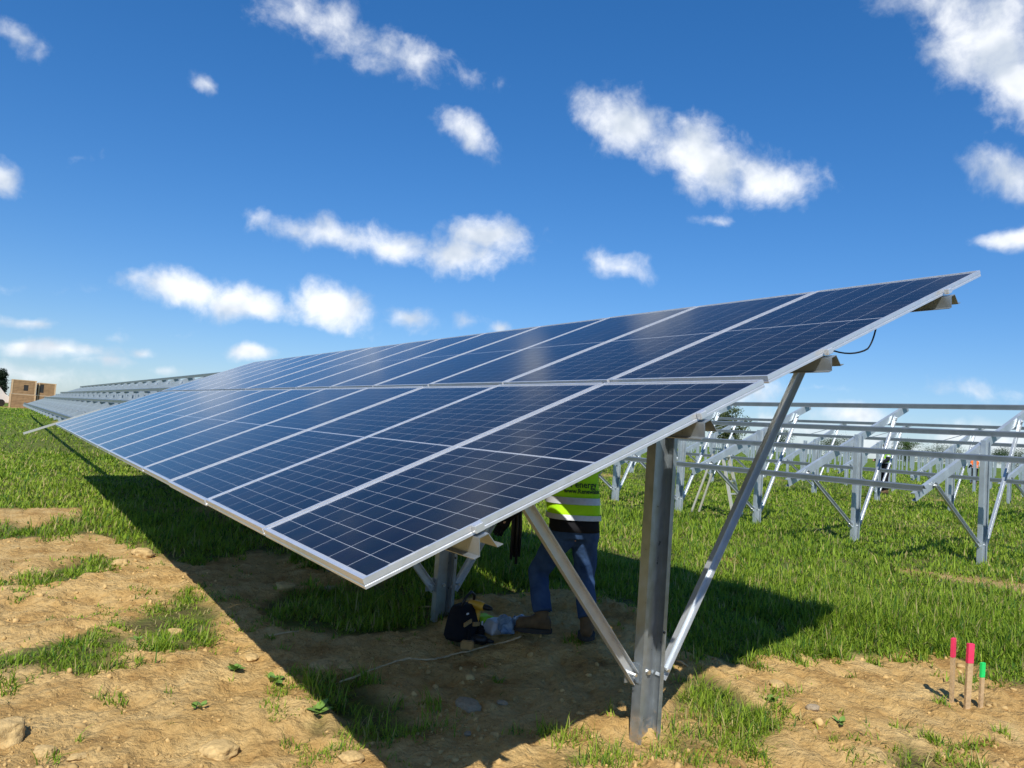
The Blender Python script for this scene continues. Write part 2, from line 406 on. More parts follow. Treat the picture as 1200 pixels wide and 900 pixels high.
TURF = [gp((300, 716), (340, 700), (420, 695), (500, 702), (520, 722), (508, 744), (400, 748), (320, 736)),
        gp((372, 806), (420, 800), (470, 830), (497, 868), (455, 884), (405, 862), (366, 836)),
        gp((35, 684), (60, 669), (125, 653), (134, 659), (110, 674), (50, 689)),
        gp((150, 738), (190, 702), (225, 686), (268, 726), (250, 756), (190, 760)),
        gp((-30, 772), (50, 764), (100, 746), (140, 748), (130, 774), (92, 800), (50, 786), (-30, 790)),
        gp((777, 868), (790, 822), (830, 806), (866, 830), (893, 854), (876, 868), (830, 872), (795, 884)),
        gp((1040, 900), (1056, 872), (1078, 880), (1090, 905)), gp((640, 905), (650, 885), (690, 880), (700, 905)),
        gp((355, 835), (380, 830), (392, 850), (370, 860))]
SPARSE = [gp((100, 830), (140, 818), (240, 826), (262, 850), (230, 858), (150, 842)), gp((230, 870), (262, 840), (275, 860), (250, 882)),
          gp((300, 800), (345, 790), (360, 815), (330, 830)), gp((0, 812), (20, 806), (26, 826), (0, 836)), gp((50, 880), (75, 866), (90, 876), (60, 890)),
          gp((700, 900), (780, 884), (870, 885), (880, 905)), gp((895, 820), (925, 810), (930, 830), (905, 834)), gp((960, 850), (985, 838), (990, 852)), gp((1115, 880), (1150, 866), (1160, 885), (1125, 895)),
          gp((335, 860), (390, 880), (400, 900), (330, 900)), gp((120, 700), (190, 720), (160, 745), (100, 735))]
def soil_mask(x, y, soft=False):
    nz = fbm(x, y, .55, 4, 3, .6)
    m = np.full(x.shape, -9.0)
    near = (x * x + y * y) < 130 ** 2
    for k, P in enumerate(SOIL): m = np.maximum(m, poly_sd(x, y, P))
    for P in TURF: m = np.minimum(m, -poly_sd(x, y, P))
    m = m + nz * .22
    far = sstep(.44, .62, fbm(x, y, 2.6, 4, 21, .6)) * .8                     # thin patches in the turf
    if soft: return np.maximum(sstep(-.30, .16, m + .5 * fbm(x, y, .17, 3, 8)), np.where(near, far, far * .5) * .9)
    return np.maximum(sstep(-.10, .10, m), np.where(near, far, far * .5))
def ground_base(x, y):
    return .21 * (1 - (1 - sstep(4.4, 8, x)) * (1 - 1.05 * sstep(3.2, 5.0, y) * sstep(2.7, 3.6, x))) + .22 * sstep(12, 22, x) + .5 * sstep(22, 75, y) + .03 * fbm(x, y, 3.1, 2, 40)
def ground_z(x, y, soil=None):
    if soil is None: soil = soil_mask(x, y)
    rr = np.hypot(x, y); fine = 1 - sstep(14, 40, rr)
    lump = fbm(x, y, .85, 3, 51)
    rid = 1 - np.abs(fbm(x, y, .34, 4, 61, .6)) * 2.2
    z = ground_base(x, y) + fine * soil * (.066 * lump + .030 * rid + .030 * fbm(x, y, .13, 4, 71, .7) + .075 * np.clip(fbm(x, y, .42, 4, 75, .65) - .22, 0, 1)) + fine * (1 - soil) * .03 * fbm(x, y, .6, 3, 81)
    # raised lip of spoil at the edge of the dug strip
    z = z + fine * .05 * np.exp(-((x - .55) ** 2 + (y - 6.2) ** 2) / .5) * (.6 + fbm(x, y, .3, 3, 90))
    return z
def gz(x, y): return float(ground_z(np.array([float(x)]), np.array([float(y)]))[0])
def on_ground(px, py):
    v = pdir(px, py); v = v / np.linalg.norm(v)
    t = np.linspace(1.0, 14.0, 2600); P = CAM[None] + v[None] * t[:, None]
    below = P[:, 2] < ground_z(P[:, 0], P[:, 1])
    i = int(np.argmax(below)) if below.any() else len(t) - 1
    p = P[i]; return Vector((p[0], p[1], gz(p[0], p[1])))

def axis(lo, hi, step, far, g=1.085):
    a = list(np.arange(lo, hi + 1e-6, step)); s = step
    while a[-1] < far: s *= g; a.append(a[-1] + s)
    s = step; b = [lo]
    while b[-1] > -far: s *= g; b.append(b[-1] - s)
    return np.array(b[:0:-1] + a)
gx = axis(-1.9, 6.7, .021, 2800); gy = axis(1.6, 7.6, .021, 2800)
GX, GY = np.meshgrid(gx, gy)
soil = soil_mask(GX, GY); GZ = ground_z(GX, GY, soil)
nx, ny = len(gx), len(gy)
idx = np.arange(nx * ny).reshape(ny, nx)
Fq = np.stack([idx[:-1, :-1], idx[:-1, 1:], idx[1:, 1:], idx[1:, :-1]], -1).reshape(-1, 4)
def ground_mat():
    m = bpy.data.materials.new('soil_and_turf'); m.use_nodes = True
    t = m.node_tree; b = t.nodes['Principled BSDF']; b.inputs['Roughness'].default_value = .95; b.inputs['Specular IOR Level'].default_value = .12
    geo = nn(t, 'ShaderNodeNewGeometry')
    def noise(sc, det=6, ro=.6):
        n = nn(t, 'ShaderNodeTexNoise'); n.inputs['Scale'].default_value = sc; n.inputs['Detail'].default_value = det; n.inputs['Roughness'].default_value = ro
        t.links.new(geo.outputs['Position'], n.inputs['Vector']); return n.outputs['Fac']
    def ramp(fac, stops):
        c = nn(t, 'ShaderNodeValToRGB'); e = c.color_ramp.elements
        while len(e) < len(stops): e.new(.5)
        for q, (p, col) in zip(e, stops): q.position = p; q.color = (*col, 1)
        t.links.new(fac, c.inputs[0]); return c.outputs[0]
    s1 = ramp(noise(2.6, 8, .65), [(.30, (.34, .19, .062)), (.45, (.55, .352, .132)), (.64, (.67, .475, .21))])
    s2 = ramp(noise(26, 8, .7), [(.28, (.42, .38, .33)), (.46, (.92, .91, .88)), (.75, (1.15, 1.10, 1.02))])
    mx = nn(t, 'ShaderNodeMix', data_type='RGBA', blend_type='MULTIPLY'); mx.inputs[0].default_value = .75
    t.links.new(s1, mx.inputs[6]); t.links.new(s2, mx.inputs[7])
    g1 = ramp(noise(.55, 5), [(.3, (.085, .15, .018)), (.5, (.13, .20, .026)), (.7, (.20, .25, .045))])
    g2 = ramp(noise(14, 8, .75), [(.3, (.55, .6, .5)), (.55, (1, 1, 1)), (.75, (1.25, 1.15, 1.1))])
    mg = nn(t, 'ShaderNodeMix', data_type='RGBA', blend_type='MULTIPLY'); mg.inputs[0].default_value = .85
    t.links.new(g1, mg.inputs[6]); t.links.new(g2, mg.inputs[7])
    th = ramp(noise(5, 6), [(.35, (.10, .085, .035)), (.5, (.15, .14, .045)), (.65, (.13, .17, .035))])
    ln = nn(t, 'ShaderNodeVectorMath', operation='LENGTH'); t.links.new(geo.outputs['Position'], ln.inputs[0])
    mr = nn(t, 'ShaderNodeMapRange'); mr.inputs['From Min'].default_value = 12; mr.inputs['From Max'].default_value = 60; t.links.new(ln.outputs['Value'], mr.inputs['Value'])
    mt_ = nn(t, 'ShaderNodeMix', data_type='RGBA'); t.links.new(mr.outputs[0], mt_.inputs[0]); t.links.new(th, mt_.inputs[6]); t.links.new(mg.outputs[2], mt_.inputs[7])
    mg = mt_
    at = nn(t, 'ShaderNodeAttribute', attribute_name='soil')
    fm = nn(t, 'ShaderNodeMix', data_type='RGBA'); t.links.new(at.outputs['Fac'], fm.inputs[0]); t.links.new(mg.outputs[2], fm.inputs[6]); t.links.new(mx.outputs[2], fm.inputs[7])
    t.links.new(fm.outputs[2], b.inputs['Base Color'])
    bp = nn(t, 'ShaderNodeBump'); bp.inputs['Strength'].default_value = .8; bp.inputs['Distance'].default_value = .03
    vo = nn(t, 'ShaderNodeTexVoronoi', feature='F1'); vo.inputs['Scale'].default_value = 17; vo.inputs['Detail'].default_value = 3; vo.inputs['Randomness'].default_value = 1
    wn = vmt(t, 'ADD', geo.outputs['Position'], vmt(t, 'SCALE', nn(t, 'ShaderNodeTexNoise').outputs['Color'])); wn.node.inputs[1].links[0].from_node.inputs[3].default_value = .12
    wx = wn.node.inputs[1].links[0].from_node.inputs[0].links[0].from_node; wx.inputs['Scale'].default_value = 9; t.links.new(geo.outputs['Position'], wx.inputs['Vector'])
    t.links.new(wn, vo.inputs['Vector'])
    hh = mth(t, 'ADD', noise(34, 9, .72), mth(t, 'MULTIPLY', noise(9, 5, .6), 1.5))
    hh = mth(t, 'MULTIPLY_ADD', vo.outputs['Distance'], -.8, hh)
    t.links.new(hh, bp.inputs['Height']); t.links.new(bp.outputs[0], b.inputs['Normal'])
    return m
me = np_mesh('ground', np.stack([GX, GY, GZ], -1).reshape(-1, 3), [Fq], ground_mat(), smooth=True)
a = me.attributes.new('soil', 'FLOAT', 'POINT'); a.data.foreach_set('value', soil.ravel().astype(np.float32))
tag(link(bpy.data.objects.new('ground', me)), 'bare tan soil running into green turf', None, None, 'structure')

# ------------------------------------------------------------------ grass
FWD = math.atan2(MW[0, 2], MW[1, 2])
def blades(n, r0, r1, power, seg, wmul, seed, hmul=1.0):
    g = np.random.default_rng(seed)
    r_ = (r0 ** power + g.random(n) * (r1 ** power - r0 ** power)) ** (1 / power)
    az = FWD + np.radians(g.uniform(-46, 46, n))
    x = r_ * np.sin(az); y = r_ * np.cos(az)
    cl = fbm(x, y, .30, 3, 5, .6)                                      # clumps
    jit = np.clip(g.normal(0, .02, n), -.06, .06); x = x + jit; y = y + np.roll(jit, 7)
    s = soil_mask(x, y); s2 = soil_mask(x, y, True)
    sp = np.full(n, -1.0)
    for P in SPARSE: sp = np.maximum(sp, poly_sd(x, y, P) + .25 * fbm(x, y, .16, 3, 33))
    dens = (1 - s2) * (.45 + .8 * np.clip(cl + .45, 0, 1)) + np.where((sp > .02) & (cl > -.15), .30, 0)
    tf = np.full(n, -1.0)
    for P in TURF: tf = np.maximum(tf, poly_sd(x, y, P))
    dens = dens * np.where(tf > -.15, .55, 1.0)
    dens = dens + .5 * (sstep(.52, .66, fbm(x, y, .22, 3, 95, .55)) * s) * (r_ < 14)
    k = g.random(n) < dens
    x, y, s, s2, cl, r_ = x[k], y[k], s[k], s2[k], cl[k], r_[k]; n = len(x)
    z = ground_z(x, y, s) - .006
    tall = .55 + .75 * np.clip(fbm(x, y, 1.6, 3, 15) + .45, 0, 1)
    h = g.gamma(7, 1 / 7, n) * .086 * tall * (1 - .5 * s2) * (1 + .6 * cl) * hmul
    h = np.clip(h, .02, .42)
    w = (.0020 + .0018 * g.random(n)) * np.maximum(1, r_ / 4.0) * wmul
    th = g.uniform(0, 2 * np.pi, n); lean = np.abs(g.normal(.85, .45, n)); lean = np.clip(lean, 0, 1.75)
    dx, dy = np.cos(th), np.sin(th); sx, sy = -dy, dx
    tint = g.random(n); pat = np.clip(fbm(x, y, 2.2, 3, 25) * .6 + .5, 0, 1)
    c0 = np.array([.165, .285, .018]); c1_ = np.array([.345, .450, .042]); c2_ = np.array([.46, .39, .15]); c3 = np.array([.07, .165, .024])
    q = np.clip(.55 * tint + .55 * pat - .05, 0, 1)[:, None]
    col = c0 * (1 - q) + c1_ * q
    lush = (g.random(n) < .18)[:, None]; col = np.where(lush, c3, col)
    dry = (g.random(n) < (.05 + .16 * pat ** 2))[:, None]; col = np.where(dry, c2_ * (.7 + .5 * g.random(n))[:, None], col)
    col = col * g.uniform(.8, 1.2, n)[:, None]
    stem = g.random(n) < .004; h = np.where(stem, np.clip(h * 1.6, .05, .26), h); lean = np.where(stem, lean * .4, lean); col = np.where(stem[:, None], np.array([.42, .36, .15]), col)
    lv = np.linspace(0, 1, seg + 1); V = []; 
    for i, t_ in enumerate(lv):
        out = h * np.sin(lean * (.35 + .65 * t_)) * t_ ; up_ = h * np.cos(lean * (.35 + .65 * t_)) * t_
        px, py, pz = x + dx * out, y + dy * out, z + up_
        ww = w * (1 - t_ ** 1.6)
        if i < seg: V.append(np.stack([px - sx * ww, py - sy * ww, pz], -1)); V.append(np.stack([px + sx * ww, py + sy * ww, pz], -1))
        else: V.append(np.stack([px, py, pz], -1))
    m = len(V); VV = np.stack(V, 1).reshape(-1, 3); base = (np.arange(n) * m)[:, None]
    quads = [base + np.array([[2 * i, 2 * i + 1, 2 * i + 3, 2 * i + 2]]) for i in range(seg - 1)]
    tri = base + np.array([[2 * (seg - 1), 2 * (seg - 1) + 1, 2 * seg]])
    return VV, np.repeat(col, m, 0), quads, tri
parts = [blades(760000, 1.7, 9, 1.15, 3, 1.0, 1), blades(420000, 8.5, 26, 1.0, 2, 1.0, 2), blades(200000, 25, 85, .75, 1, .9, 3, 1.15)]
VV = []; CC = []; QQ = []; TT = []; off = 0
for V, c, q, t in parts:
    VV.append(V); CC.append(c); QQ += [k + off for k in q]; TT.append(t + off); off += len(V)
me = np_mesh('grass', np.concatenate(VV), ([np.concatenate(QQ)] if QQ else []) + [np.concatenate(TT)], M['grass'], np.concatenate(CC))
tag(link(bpy.data.objects.new('grass', me)), 'green grass with dry blades growing over the field', 'grass', None, 'stuff')
del VV, CC, QQ, TT, parts

# ------------------------------------------------------------------ soil crumbs (stuff) and stones (things)
ICO_V = []; ICO_F = []
bm = bmesh.new(); bmesh.ops.create_icosphere(bm, subdivisions=1, radius=1); ICO_V = np.array([v.co[:] for v in bm.verts]); ICO_F = np.array([[v.index for v in q.verts] for q in bm.faces]); bm.free()
g = np.random.default_rng(77); n = 110000
r_ = 1.7 + g.random(n) ** 1.3 * 9; az = FWD + np.radians(g.uniform(-46, 46, n)); x = r_ * np.sin(az); y = r_ * np.cos(az)
s = soil_mask(x, y); cl = fbm(x, y, .7, 3, 44)
k = (s > .6) & (g.random(n) < .10 + .8 * np.clip(cl, 0, 1)); x, y, s = x[k], y[k], s[k]; n = len(x); z = ground_z(x, y, s)
size = .0022 + .015 * g.random(n) ** 9 + .0045 * g.random(n) ** 2
JV = ICO_V[None] * (1 + .75 * (g.random((n, len(ICO_V), 1)) - .5)) * size[:, None, None] * g.uniform(.6, 1.25, (n, 1, 3))
JV = JV + np.stack([x, y, z - size * .05], -1)[:, None, :]
JF = (ICO_F[None] + (np.arange(n) * len(ICO_V))[:, None, None]).reshape(-1, 3)
n2 = 900
r2_ = 1.9 + g.random(n2) ** 1.2 * 7; a2_ = FWD + np.radians(g.uniform(-44, 44, n2)); x2 = r2_ * np.sin(a2_); y2 = r2_ * np.cos(a2_); s2_ = soil_mask(x2, y2)
k2 = (s2_ > .8) & (fbm(x2, y2, .9, 3, 47) > .02); x2, y2, s2_ = x2[k2], y2[k2], s2_[k2]; n2 = len(x2); z2 = ground_z(x2, y2, s2_)
sz2 = .010 + .022 * g.random(n2) ** 2.2
bm = bmesh.new(); bmesh.ops.create_icosphere(bm, subdivisions=2, radius=1); IV2 = np.array([v.co[:] for v in bm.verts]); IF2 = np.array([[v.index for v in q.verts] for q in bm.faces]); bm.free()
ax = g.normal(0, 1, (n2, 6, 3)); ax /= np.linalg.norm(ax, axis=2)[:, :, None]; dd = np.einsum('vk,nak->nva', IV2, ax)
cut = np.minimum(1.0, (.62 / np.maximum(dd, .05)).min(2)) * (1 + .10 * g.normal(0, 1, (n2, len(IV2))))      # faceted like broken earth
CV = IV2[None] * cut[:, :, None] * sz2[:, None, None] * g.uniform(.7, 1.3, (n2, 1, 3)) + np.stack([x2, y2, z2 + sz2 * .12], -1)[:, None, :]
CF = (IF2[None] + (np.arange(n2) * len(IV2))[:, None, None]).reshape(-1, 3) + JV.shape[0] * JV.shape[1]
tone = g.uniform(.7, 1.15, (n, 1)) * np.array([[.54, .36, .145]])
m_cr = attr_mat('soil_crumb', 'tint', .95, .12)
tone2 = g.uniform(.75, 1.2, (n2, 1)) * np.array([[.56, .38, .16]])
me = np_mesh('soil_crumbs', np.concatenate([JV.reshape(-1, 3), CV.reshape(-1, 3)]), [JF, CF], m_cr, np.concatenate([np.repeat(tone, len(ICO_V), 0), np.repeat(tone2, len(IV2), 0)]))
tag(link(bpy.data.objects.new('soil_crumbs', me)), 'loose tan crumbs of soil scattered over the bare ground', 'crumbs', None, 'stuff')

def stone_mesh(seed, m, sharp=.32):
    bm = bmesh.new(); bmesh.ops.create_icosphere(bm, subdivisions=4, radius=1); g = random.Random(seed); o = Vector((g.uniform(0, 90), g.uniform(0, 90), 0))
    from mathutils import noise as mn
    for v in bm.verts:
        p = v.co.copy(); d_ = mn.fractal(p * .9 + o, 1.0, 2.0, 5) * sharp + mn.noise(p * 5 + o) * .05
        c = mn.cell(p * 1.3 + o) * .10
        q_ = p * (1 + d_ + c); v.co = Vector((q_.x, q_.y, q_.z if q_.z < .72 else .72 + (q_.z - .72) * .3))
    bmesh.ops.smooth_vert(bm, verts=bm.verts, factor=.4)
    me = bpy.data.meshes.new('stone'); bm.to_mesh(me); bm.free(); me.materials.append(m); me.polygons.foreach_set('use_smooth', [True] * len(me.polygons)); return me
STONES = [
 (258, 884, 21, .75, 'clod', 'soil_clod', 'largest pale clod lying on the lit soil at the bottom of the picture'),
 (4, 866, 19, 1.25, 'clod', 'soil_clod', 'tall crumbly clod at the left edge of the picture'),
 (52, 885, 12, .9, 'clod', 'soil_clod', 'rounded clod just right of the tall clod at the left edge'),
 (91, 889, 9, .6, 'clod', 'soil_clod', 'small flat clod between the rounded clod and the largest pale clod'),
 (168, 651, 14, .8, 'clod', 'soil_clod', 'rough clod on the spoil ridge beside the long shadow edge'),
 (142, 662, 11, .8, 'clod', 'soil_clod', 'pale clod on the spoil ridge left of the rough one'),
 (549, 829, 19, .6, 'stone', 'stone', 'largest stone in the shade under the nearest panel'),
 (588, 825, 7, .7, 'stone', 'stone', 'small stone right of the largest shaded stone'),
 (548, 861, 5, .7, 'stone', 'stone', 'smallest pebble in front of the largest shaded stone'),
 (334, 690, 12, .8, 'clod', 'soil_clod', 'shaded clod below the lower panel edge, left one of a pair'),
 (386, 692, 8, .9, 'stone', 'stone', 'pale stone in shade just left of the lowest panel corner'),
 (377, 782, 15, .6, 'clod', 'soil_clod', 'flat dark clod in shade close to the lit soil'),
 (409, 784, 11, .5, 'clod', 'soil_clod', 'flat clod in shade touching the start of the straw twine'),
 (413, 739, 5, .8, 'stone', 'stone', 'small round stone in the shaded grass left of the second post'),
 (952, 831, 8, .85, 'stone', 'stone', 'round pale stone alone on the lit soil left of the stakes'),
 (909, 803, 11, .6, 'clod', 'soil_clod', 'crumbly clod at the turf edge right of the front post'),
 (412, 890, 13, .7, 'clod', 'soil_clod', 'lit clod at the tip of the shaded grass tuft'),
 (205, 742, 9, .7, 'clod', 'soil_clod', 'lit clod inside the grass tuft left of the shadow edge'),
 (296, 772, 9, .7, 'clod', 'soil_clod', 'clod half lit on the shadow edge beside broad-leaved weeds'),
]
for i, (px, py, rp, asp, mk, nm, lab) in enumerate(STONES):
    p = on_ground(px, py); dist = (p - Vector(CAM)).length; R_ = rp / F_PX * dist * .86
    o = inst(nm, stone_mesh(100 + i, M[mk], .42 if mk == 'clod' else .22), None, p + Vector((0, 0, R_ * asp * .16)), (0, 0, i * 1.3)); o.scale = (R_, R_ * .85, R_ * asp * .75)
    tag(o, lab, 'stone' if nm == 'stone' else 'clod', 'stones and clods on the bare soil')

# ------------------------------------------------------------------ table geometry
A0 = Vector((1.00695, 2.31086, 1.08953))           # low near corner of the panel plane
V = Vector((0.91583, 0, 0.40157)).normalized(); U = Vector((0, 1, 0)); N = V.cross(U) * -1
N = N if N.z > 0 else -N
PITCH, LEN, GAP = 1.12, 2.0204, .0467
MODW, MODL, MODH = 1.098, 2.0204, .036
PUR_V = [.215 * LEN, .785 * LEN, LEN + GAP + .215 * LEN, LEN + GAP + .785 * LEN]
HAT = [(-.062, 0), (-.038, 0), (-.019, .058), (.019, .058), (.038, 0), (.062, 0)]
PUR_H, RAF_H = .062, .11
POST_PROF = [(-.055, -.062), (-.078, -.062), (-.078, 0), (-.045, 0), (-.030, -.016), (.030, -.016), (.045, 0), (.078, 0), (.078, -.062), (.055, -.062)]
RAF_PROF = [(.045, -.06), (.045, -RAF_H / 2 + .004)] and [(.052, -RAF_H / 2 + .016), (.052, -RAF_H / 2), (0, -RAF_H / 2), (0, RAF_H / 2), (.052, RAF_H / 2), (.052, RAF_H / 2 - .016)]
BR_PROF = [(-.026, .030), (-.030, .030), (-.030, 0), (.030, 0), (.030, .030), (.026, .030)]
BR_PROF = [(-.028, .032), (-.028, 0), (.028, 0), (.028, .032)]

def rack(name, label, group, x_post, z_off, posts, pur, detail, brace_front, brace_rear, mt, z_ground=None, struts=False, raf=(.15 * LEN, 2 * LEN + GAP - .155 * LEN), bracket_h=.36, cat='mounting rack', skip_front=()):
    """one table of piles, rafters, braces and purlins; V/U plane as the panel plane, shifted so its posts stand at x_post"""
    dx = x_post - 3.05
    org = A0 + Vector((dx, 0, z_off))
    base = Vector((x_post, posts[0], 0 if z_ground is None else z_ground))
    root = empty(name, base); tag(root, label, cat, group)
    def plane(v, y, n): return Vector((org.x, y, org.z)) + V * v + N * n - base
    raf_c = -(MODH + PUR_H + RAF_H / 2) - .002
    vpost = (x_post - org.x) / V.x
    # shared meshes
    top = plane(vpost, posts[0], raf_c + .05)
    raf_me = None; cache = {}
    for i, y in enumerate(posts):
        g_ = gz(x_post, y) - base.z
        o3 = Vector((0, y - posts[0], 0))
        key = round(g_, 2); kz = 0.0 if detail == 2 else key
        if key not in cache:
            mb = MB().channel(POST_PROF, .005, Vector((0, 0, key - .35)), Vector((0, 0, top.z + .02)), Vector((1, 0, 0)), Vector((0, 1, 0)))
            cache[key] = mb.mesh('post', mt)
        po = inst('post', cache[key], root, o3)
        if raf_me is None:
            mb = MB().channel(RAF_PROF, .004, plane(raf[0], posts[0] + .008, raf_c), plane(raf[1], posts[0] + .008, raf_c), Vector((0, 1, 0)), N)
            raf_me = mb.mesh('rafter', mt)
        inst('rafter', raf_me, root, o3)
        for side, bx in ((-1, brace_front), (1, brace_rear)):
            key2 = ('b', side, key)
            if key2 not in cache:
                v2 = vpost + bx / V.x; b1 = plane(v2, posts[0] - .012, raf_c - .02); b0 = Vector((side * .118, -.012, kz + bracket_h))
                t_ = (b1 - b0).normalized(); sidev = Vector((0, 1, 0)); nrm = t_.cross(sidev).normalized()
                nrm = nrm if nrm.z * 1 > 0 else -nrm
                mb = MB().channel(BR_PROF, .0035, b0 - t_ * .05, b1 + t_ * .04, nrm, -sidev)
                pl = MB().box(Vector((side * .112, -.006, kz + bracket_h)), (.072, .006, .10)).box(Vector((side * .083, -.026, kz + bracket_h)), (.006, .045, .10))
                bl = [MB().tube([q + Vector((0, -.05, 0)), q + Vector((0, .02, 0))], .010, 6).mesh('bolt', M['bolt']) for q in (b0, b1)]
                cache[key2] = (mb.mesh('brace', M['brace']), pl.mesh('bracket', mt), bl)
            if i in skip_front and side < 0: continue
            br = inst('brace', cache[key2][0], root, o3)
            if detail:
                inst('bracket', cache[key2][1], root, o3)
                for bm_ in cache[key2][2]: inst('bolt', bm_, br, (0, 0, 0))
        if detail:
            kb = ('bolt', key)
            if kb not in cache:
                bl = MB(); b2_ = MB()
                bl.tube([Vector((0, -.035, kz + bracket_h - .005)), Vector((0, -.012, kz + bracket_h - .005))], .014, 6)
                b2_.tube([Vector((.062, -.072, kz + bracket_h + .21)), Vector((.062, -.0655, kz + bracket_h + .21))], .007, 8)
                cache[kb] = (bl.mesh('bolt', M['bolt']), b2_.mesh('bolt_hole', M['hole']))
            inst('bolt', cache[kb][0], po); inst('bolt_hole', cache[kb][1], po)
    for v, (y0, y1) in zip(PUR_V, pur):
        n0 = -(MODH + PUR_H)
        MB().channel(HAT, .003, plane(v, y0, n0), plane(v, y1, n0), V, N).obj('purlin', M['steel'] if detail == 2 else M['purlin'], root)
    if struts:
        for y in np.arange(pur[3][0] + .6, pur[3][1] - 1, 1.97):
            a_, b_ = plane(PUR_V[3], y, -(MODH + PUR_H + .01)), plane(PUR_V[2], y + .75, -(MODH + PUR_H + .01))
            MB().channel([(-.018, .018), (-.018, 0), (.018, 0)], .003, a_, b_, Vector((0, 1, 0)), N).obj('strut', mt, root)
    return root, plane, base

NCOL = 14
Y_END = A0.y + NCOL * PITCH
posts0 = [3.15 + 2.3 * i for i in range(7)]
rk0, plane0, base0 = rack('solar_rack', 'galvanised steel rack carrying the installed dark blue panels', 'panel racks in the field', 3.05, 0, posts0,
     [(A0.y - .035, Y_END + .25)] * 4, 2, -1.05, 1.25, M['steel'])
for v in PUR_V:                                      # end clamps on the near panel edge
    MB().box(plane0(v, A0.y - .012, -.012), (.04, .026, .030), Matrix((V, U, N)).transposed()).obj('clamp', M['alu'], rk0, bevel=.003)
# the bare continuation of the same row
posts1 = [Y_END + 1.0 + 2.02 * i for i in range(19)]
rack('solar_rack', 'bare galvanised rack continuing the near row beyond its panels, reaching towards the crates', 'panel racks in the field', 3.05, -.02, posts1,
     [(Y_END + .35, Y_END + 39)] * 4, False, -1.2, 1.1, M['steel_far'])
# neighbouring rows
Y1 = 5.66
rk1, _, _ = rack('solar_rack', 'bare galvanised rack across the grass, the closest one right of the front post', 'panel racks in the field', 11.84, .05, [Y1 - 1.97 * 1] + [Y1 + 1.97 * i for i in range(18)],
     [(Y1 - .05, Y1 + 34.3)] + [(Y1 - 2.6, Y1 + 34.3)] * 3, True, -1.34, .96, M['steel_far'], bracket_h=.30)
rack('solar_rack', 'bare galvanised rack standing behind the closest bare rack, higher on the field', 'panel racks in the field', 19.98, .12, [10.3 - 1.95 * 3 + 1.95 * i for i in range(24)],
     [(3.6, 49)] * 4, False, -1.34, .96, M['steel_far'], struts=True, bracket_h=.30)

# loose rafter sticking out below the bare rack
pl0 = Vector((A0.x, Y_END + 1.25, A0.z))
o = MB().channel([(.04, -.02), (0, -.02), (0, .02), (.04, .02)], .004, pl0 + V * -.55 - N * .06, pl0 + V * .95 - N * .06, Vector((0, 1, 0)), N).obj('loose_beam', M['ladder'])
tag(o, 'loose pale beam jutting out past the low edge beyond the last panels', 'beam')

# ------------------------------------------------------------------ solar panels
PB = .012
def frame_mesh():
    mb = MB()
    W, Lm = MODW, MODL
    prof = [(0, -.0), (PB, -.0), (PB, -.006), (.003, -.006), (.003, -.020), (.005, -.022), (.005, -.025), (.003, -.027), (.003, -MODH + .003), (.026, -MODH + .003), (.026, -MODH), (0, -MODH), (0, -.0265), (.002, -.024), (.002, -.022), (0, -.0195)]
    cor = [(0, 0), (W, 0), (W, Lm), (0, Lm)]; inn = [(1, 1), (-1, 1), (-1, -1), (1, -1)]
    rings = [[Vector((c[0] + i_[0] * a_, c[1] + i_[1] * a_, b_)) for a_, b_ in prof] for c, i_ in zip(cor, inn)]
    n = len(prof); vs = [p for r_ in rings for p in r_]; fs = []
    for i in range(4):
        j = (i + 1) % 4
        for k in range(n): fs.append((i * n + k, i * n + (k + 1) % n, j * n + (k + 1) % n, j * n + k))
    mb.add(vs, fs)
    return mb.mesh('frame', M['alu'])
FR = frame_mesh()
BS = MB().add([(PB - .002, PB - .002, -.0064), (MODW - PB + .002, PB - .002, -.0064), (MODW - PB + .002, MODL - PB + .002, -.0064), (PB - .002, MODL - PB + .002, -.0064)], [(0, 1, 2, 3)]) \
    .add([(PB, PB, -.0075), (MODW - PB, PB, -.0075), (MODW - PB, MODL - PB, -.0075), (PB, MODL - PB, -.0075)], [(3, 2, 1, 0)]).mesh('backsheet', M['backsheet'])
GL = MB().add([(PB, PB, -.0030), (MODW - PB, PB, -.0030), (MODW - PB, MODL - PB, -.0030), (PB, MODL - PB, -.0030)], [(0, 1, 2, 3)]).mesh('glass', M['glass'])
NCX, NCY = 6, 11
mx_, my_, mid = .021, .026, .012
CW = (MODW - 2 * mx_ - 5 * .0038) / 6; CH = ((MODL - 2 * my_ - mid) / 2 - 10 * .0024) / 11
def cell_spots():
    for half in (0, 1):
        for j in range(NCY):
            for i in range(NCX):
                yield mx_ + i * (CW + .0038), my_ + half * (11 * (CH + .0024) - .0024 + mid) + j * (CH + .0024)
cm_ = MB().add([(0, 0, -.0062), (CW, 0, -.0062), (CW, CH, -.0062), (0, CH, -.0062), (.0006, .0006, -.0059), (CW - .0006, .0006, -.0059), (CW - .0006, CH - .0006, -.0059), (.0006, CH - .0006, -.0059)],
              [(4, 5, 6, 7), (0, 1, 5, 4), (1, 2, 6, 5), (2, 3, 7, 6), (3, 0, 4, 7)]).mesh('cell', M['cell'])
def layer_mesh(seed):
    mb = MB(); g = random.Random(seed); tone = []
    for (x, y) in cell_spots():
        mb.add([(x, y, -.0059), (x + CW, y, -.0059), (x + CW, y + CH, -.0059), (x, y + CH, -.0059)], [(0, 1, 2, 3)]); tone += [g.random()] * 4
    me = mb.mesh('cell', M['cell']); a = me.attributes.new('tone', 'FLOAT', 'POINT'); a.data.foreach_set('value', tone); return me
LAYERS = [layer_mesh(i) for i in range(6)]
JB = MB().box((MODW * .5, MODL * .5, -.03), (.3, .06, .018)).mesh('junction_box', M['plastic_black'])
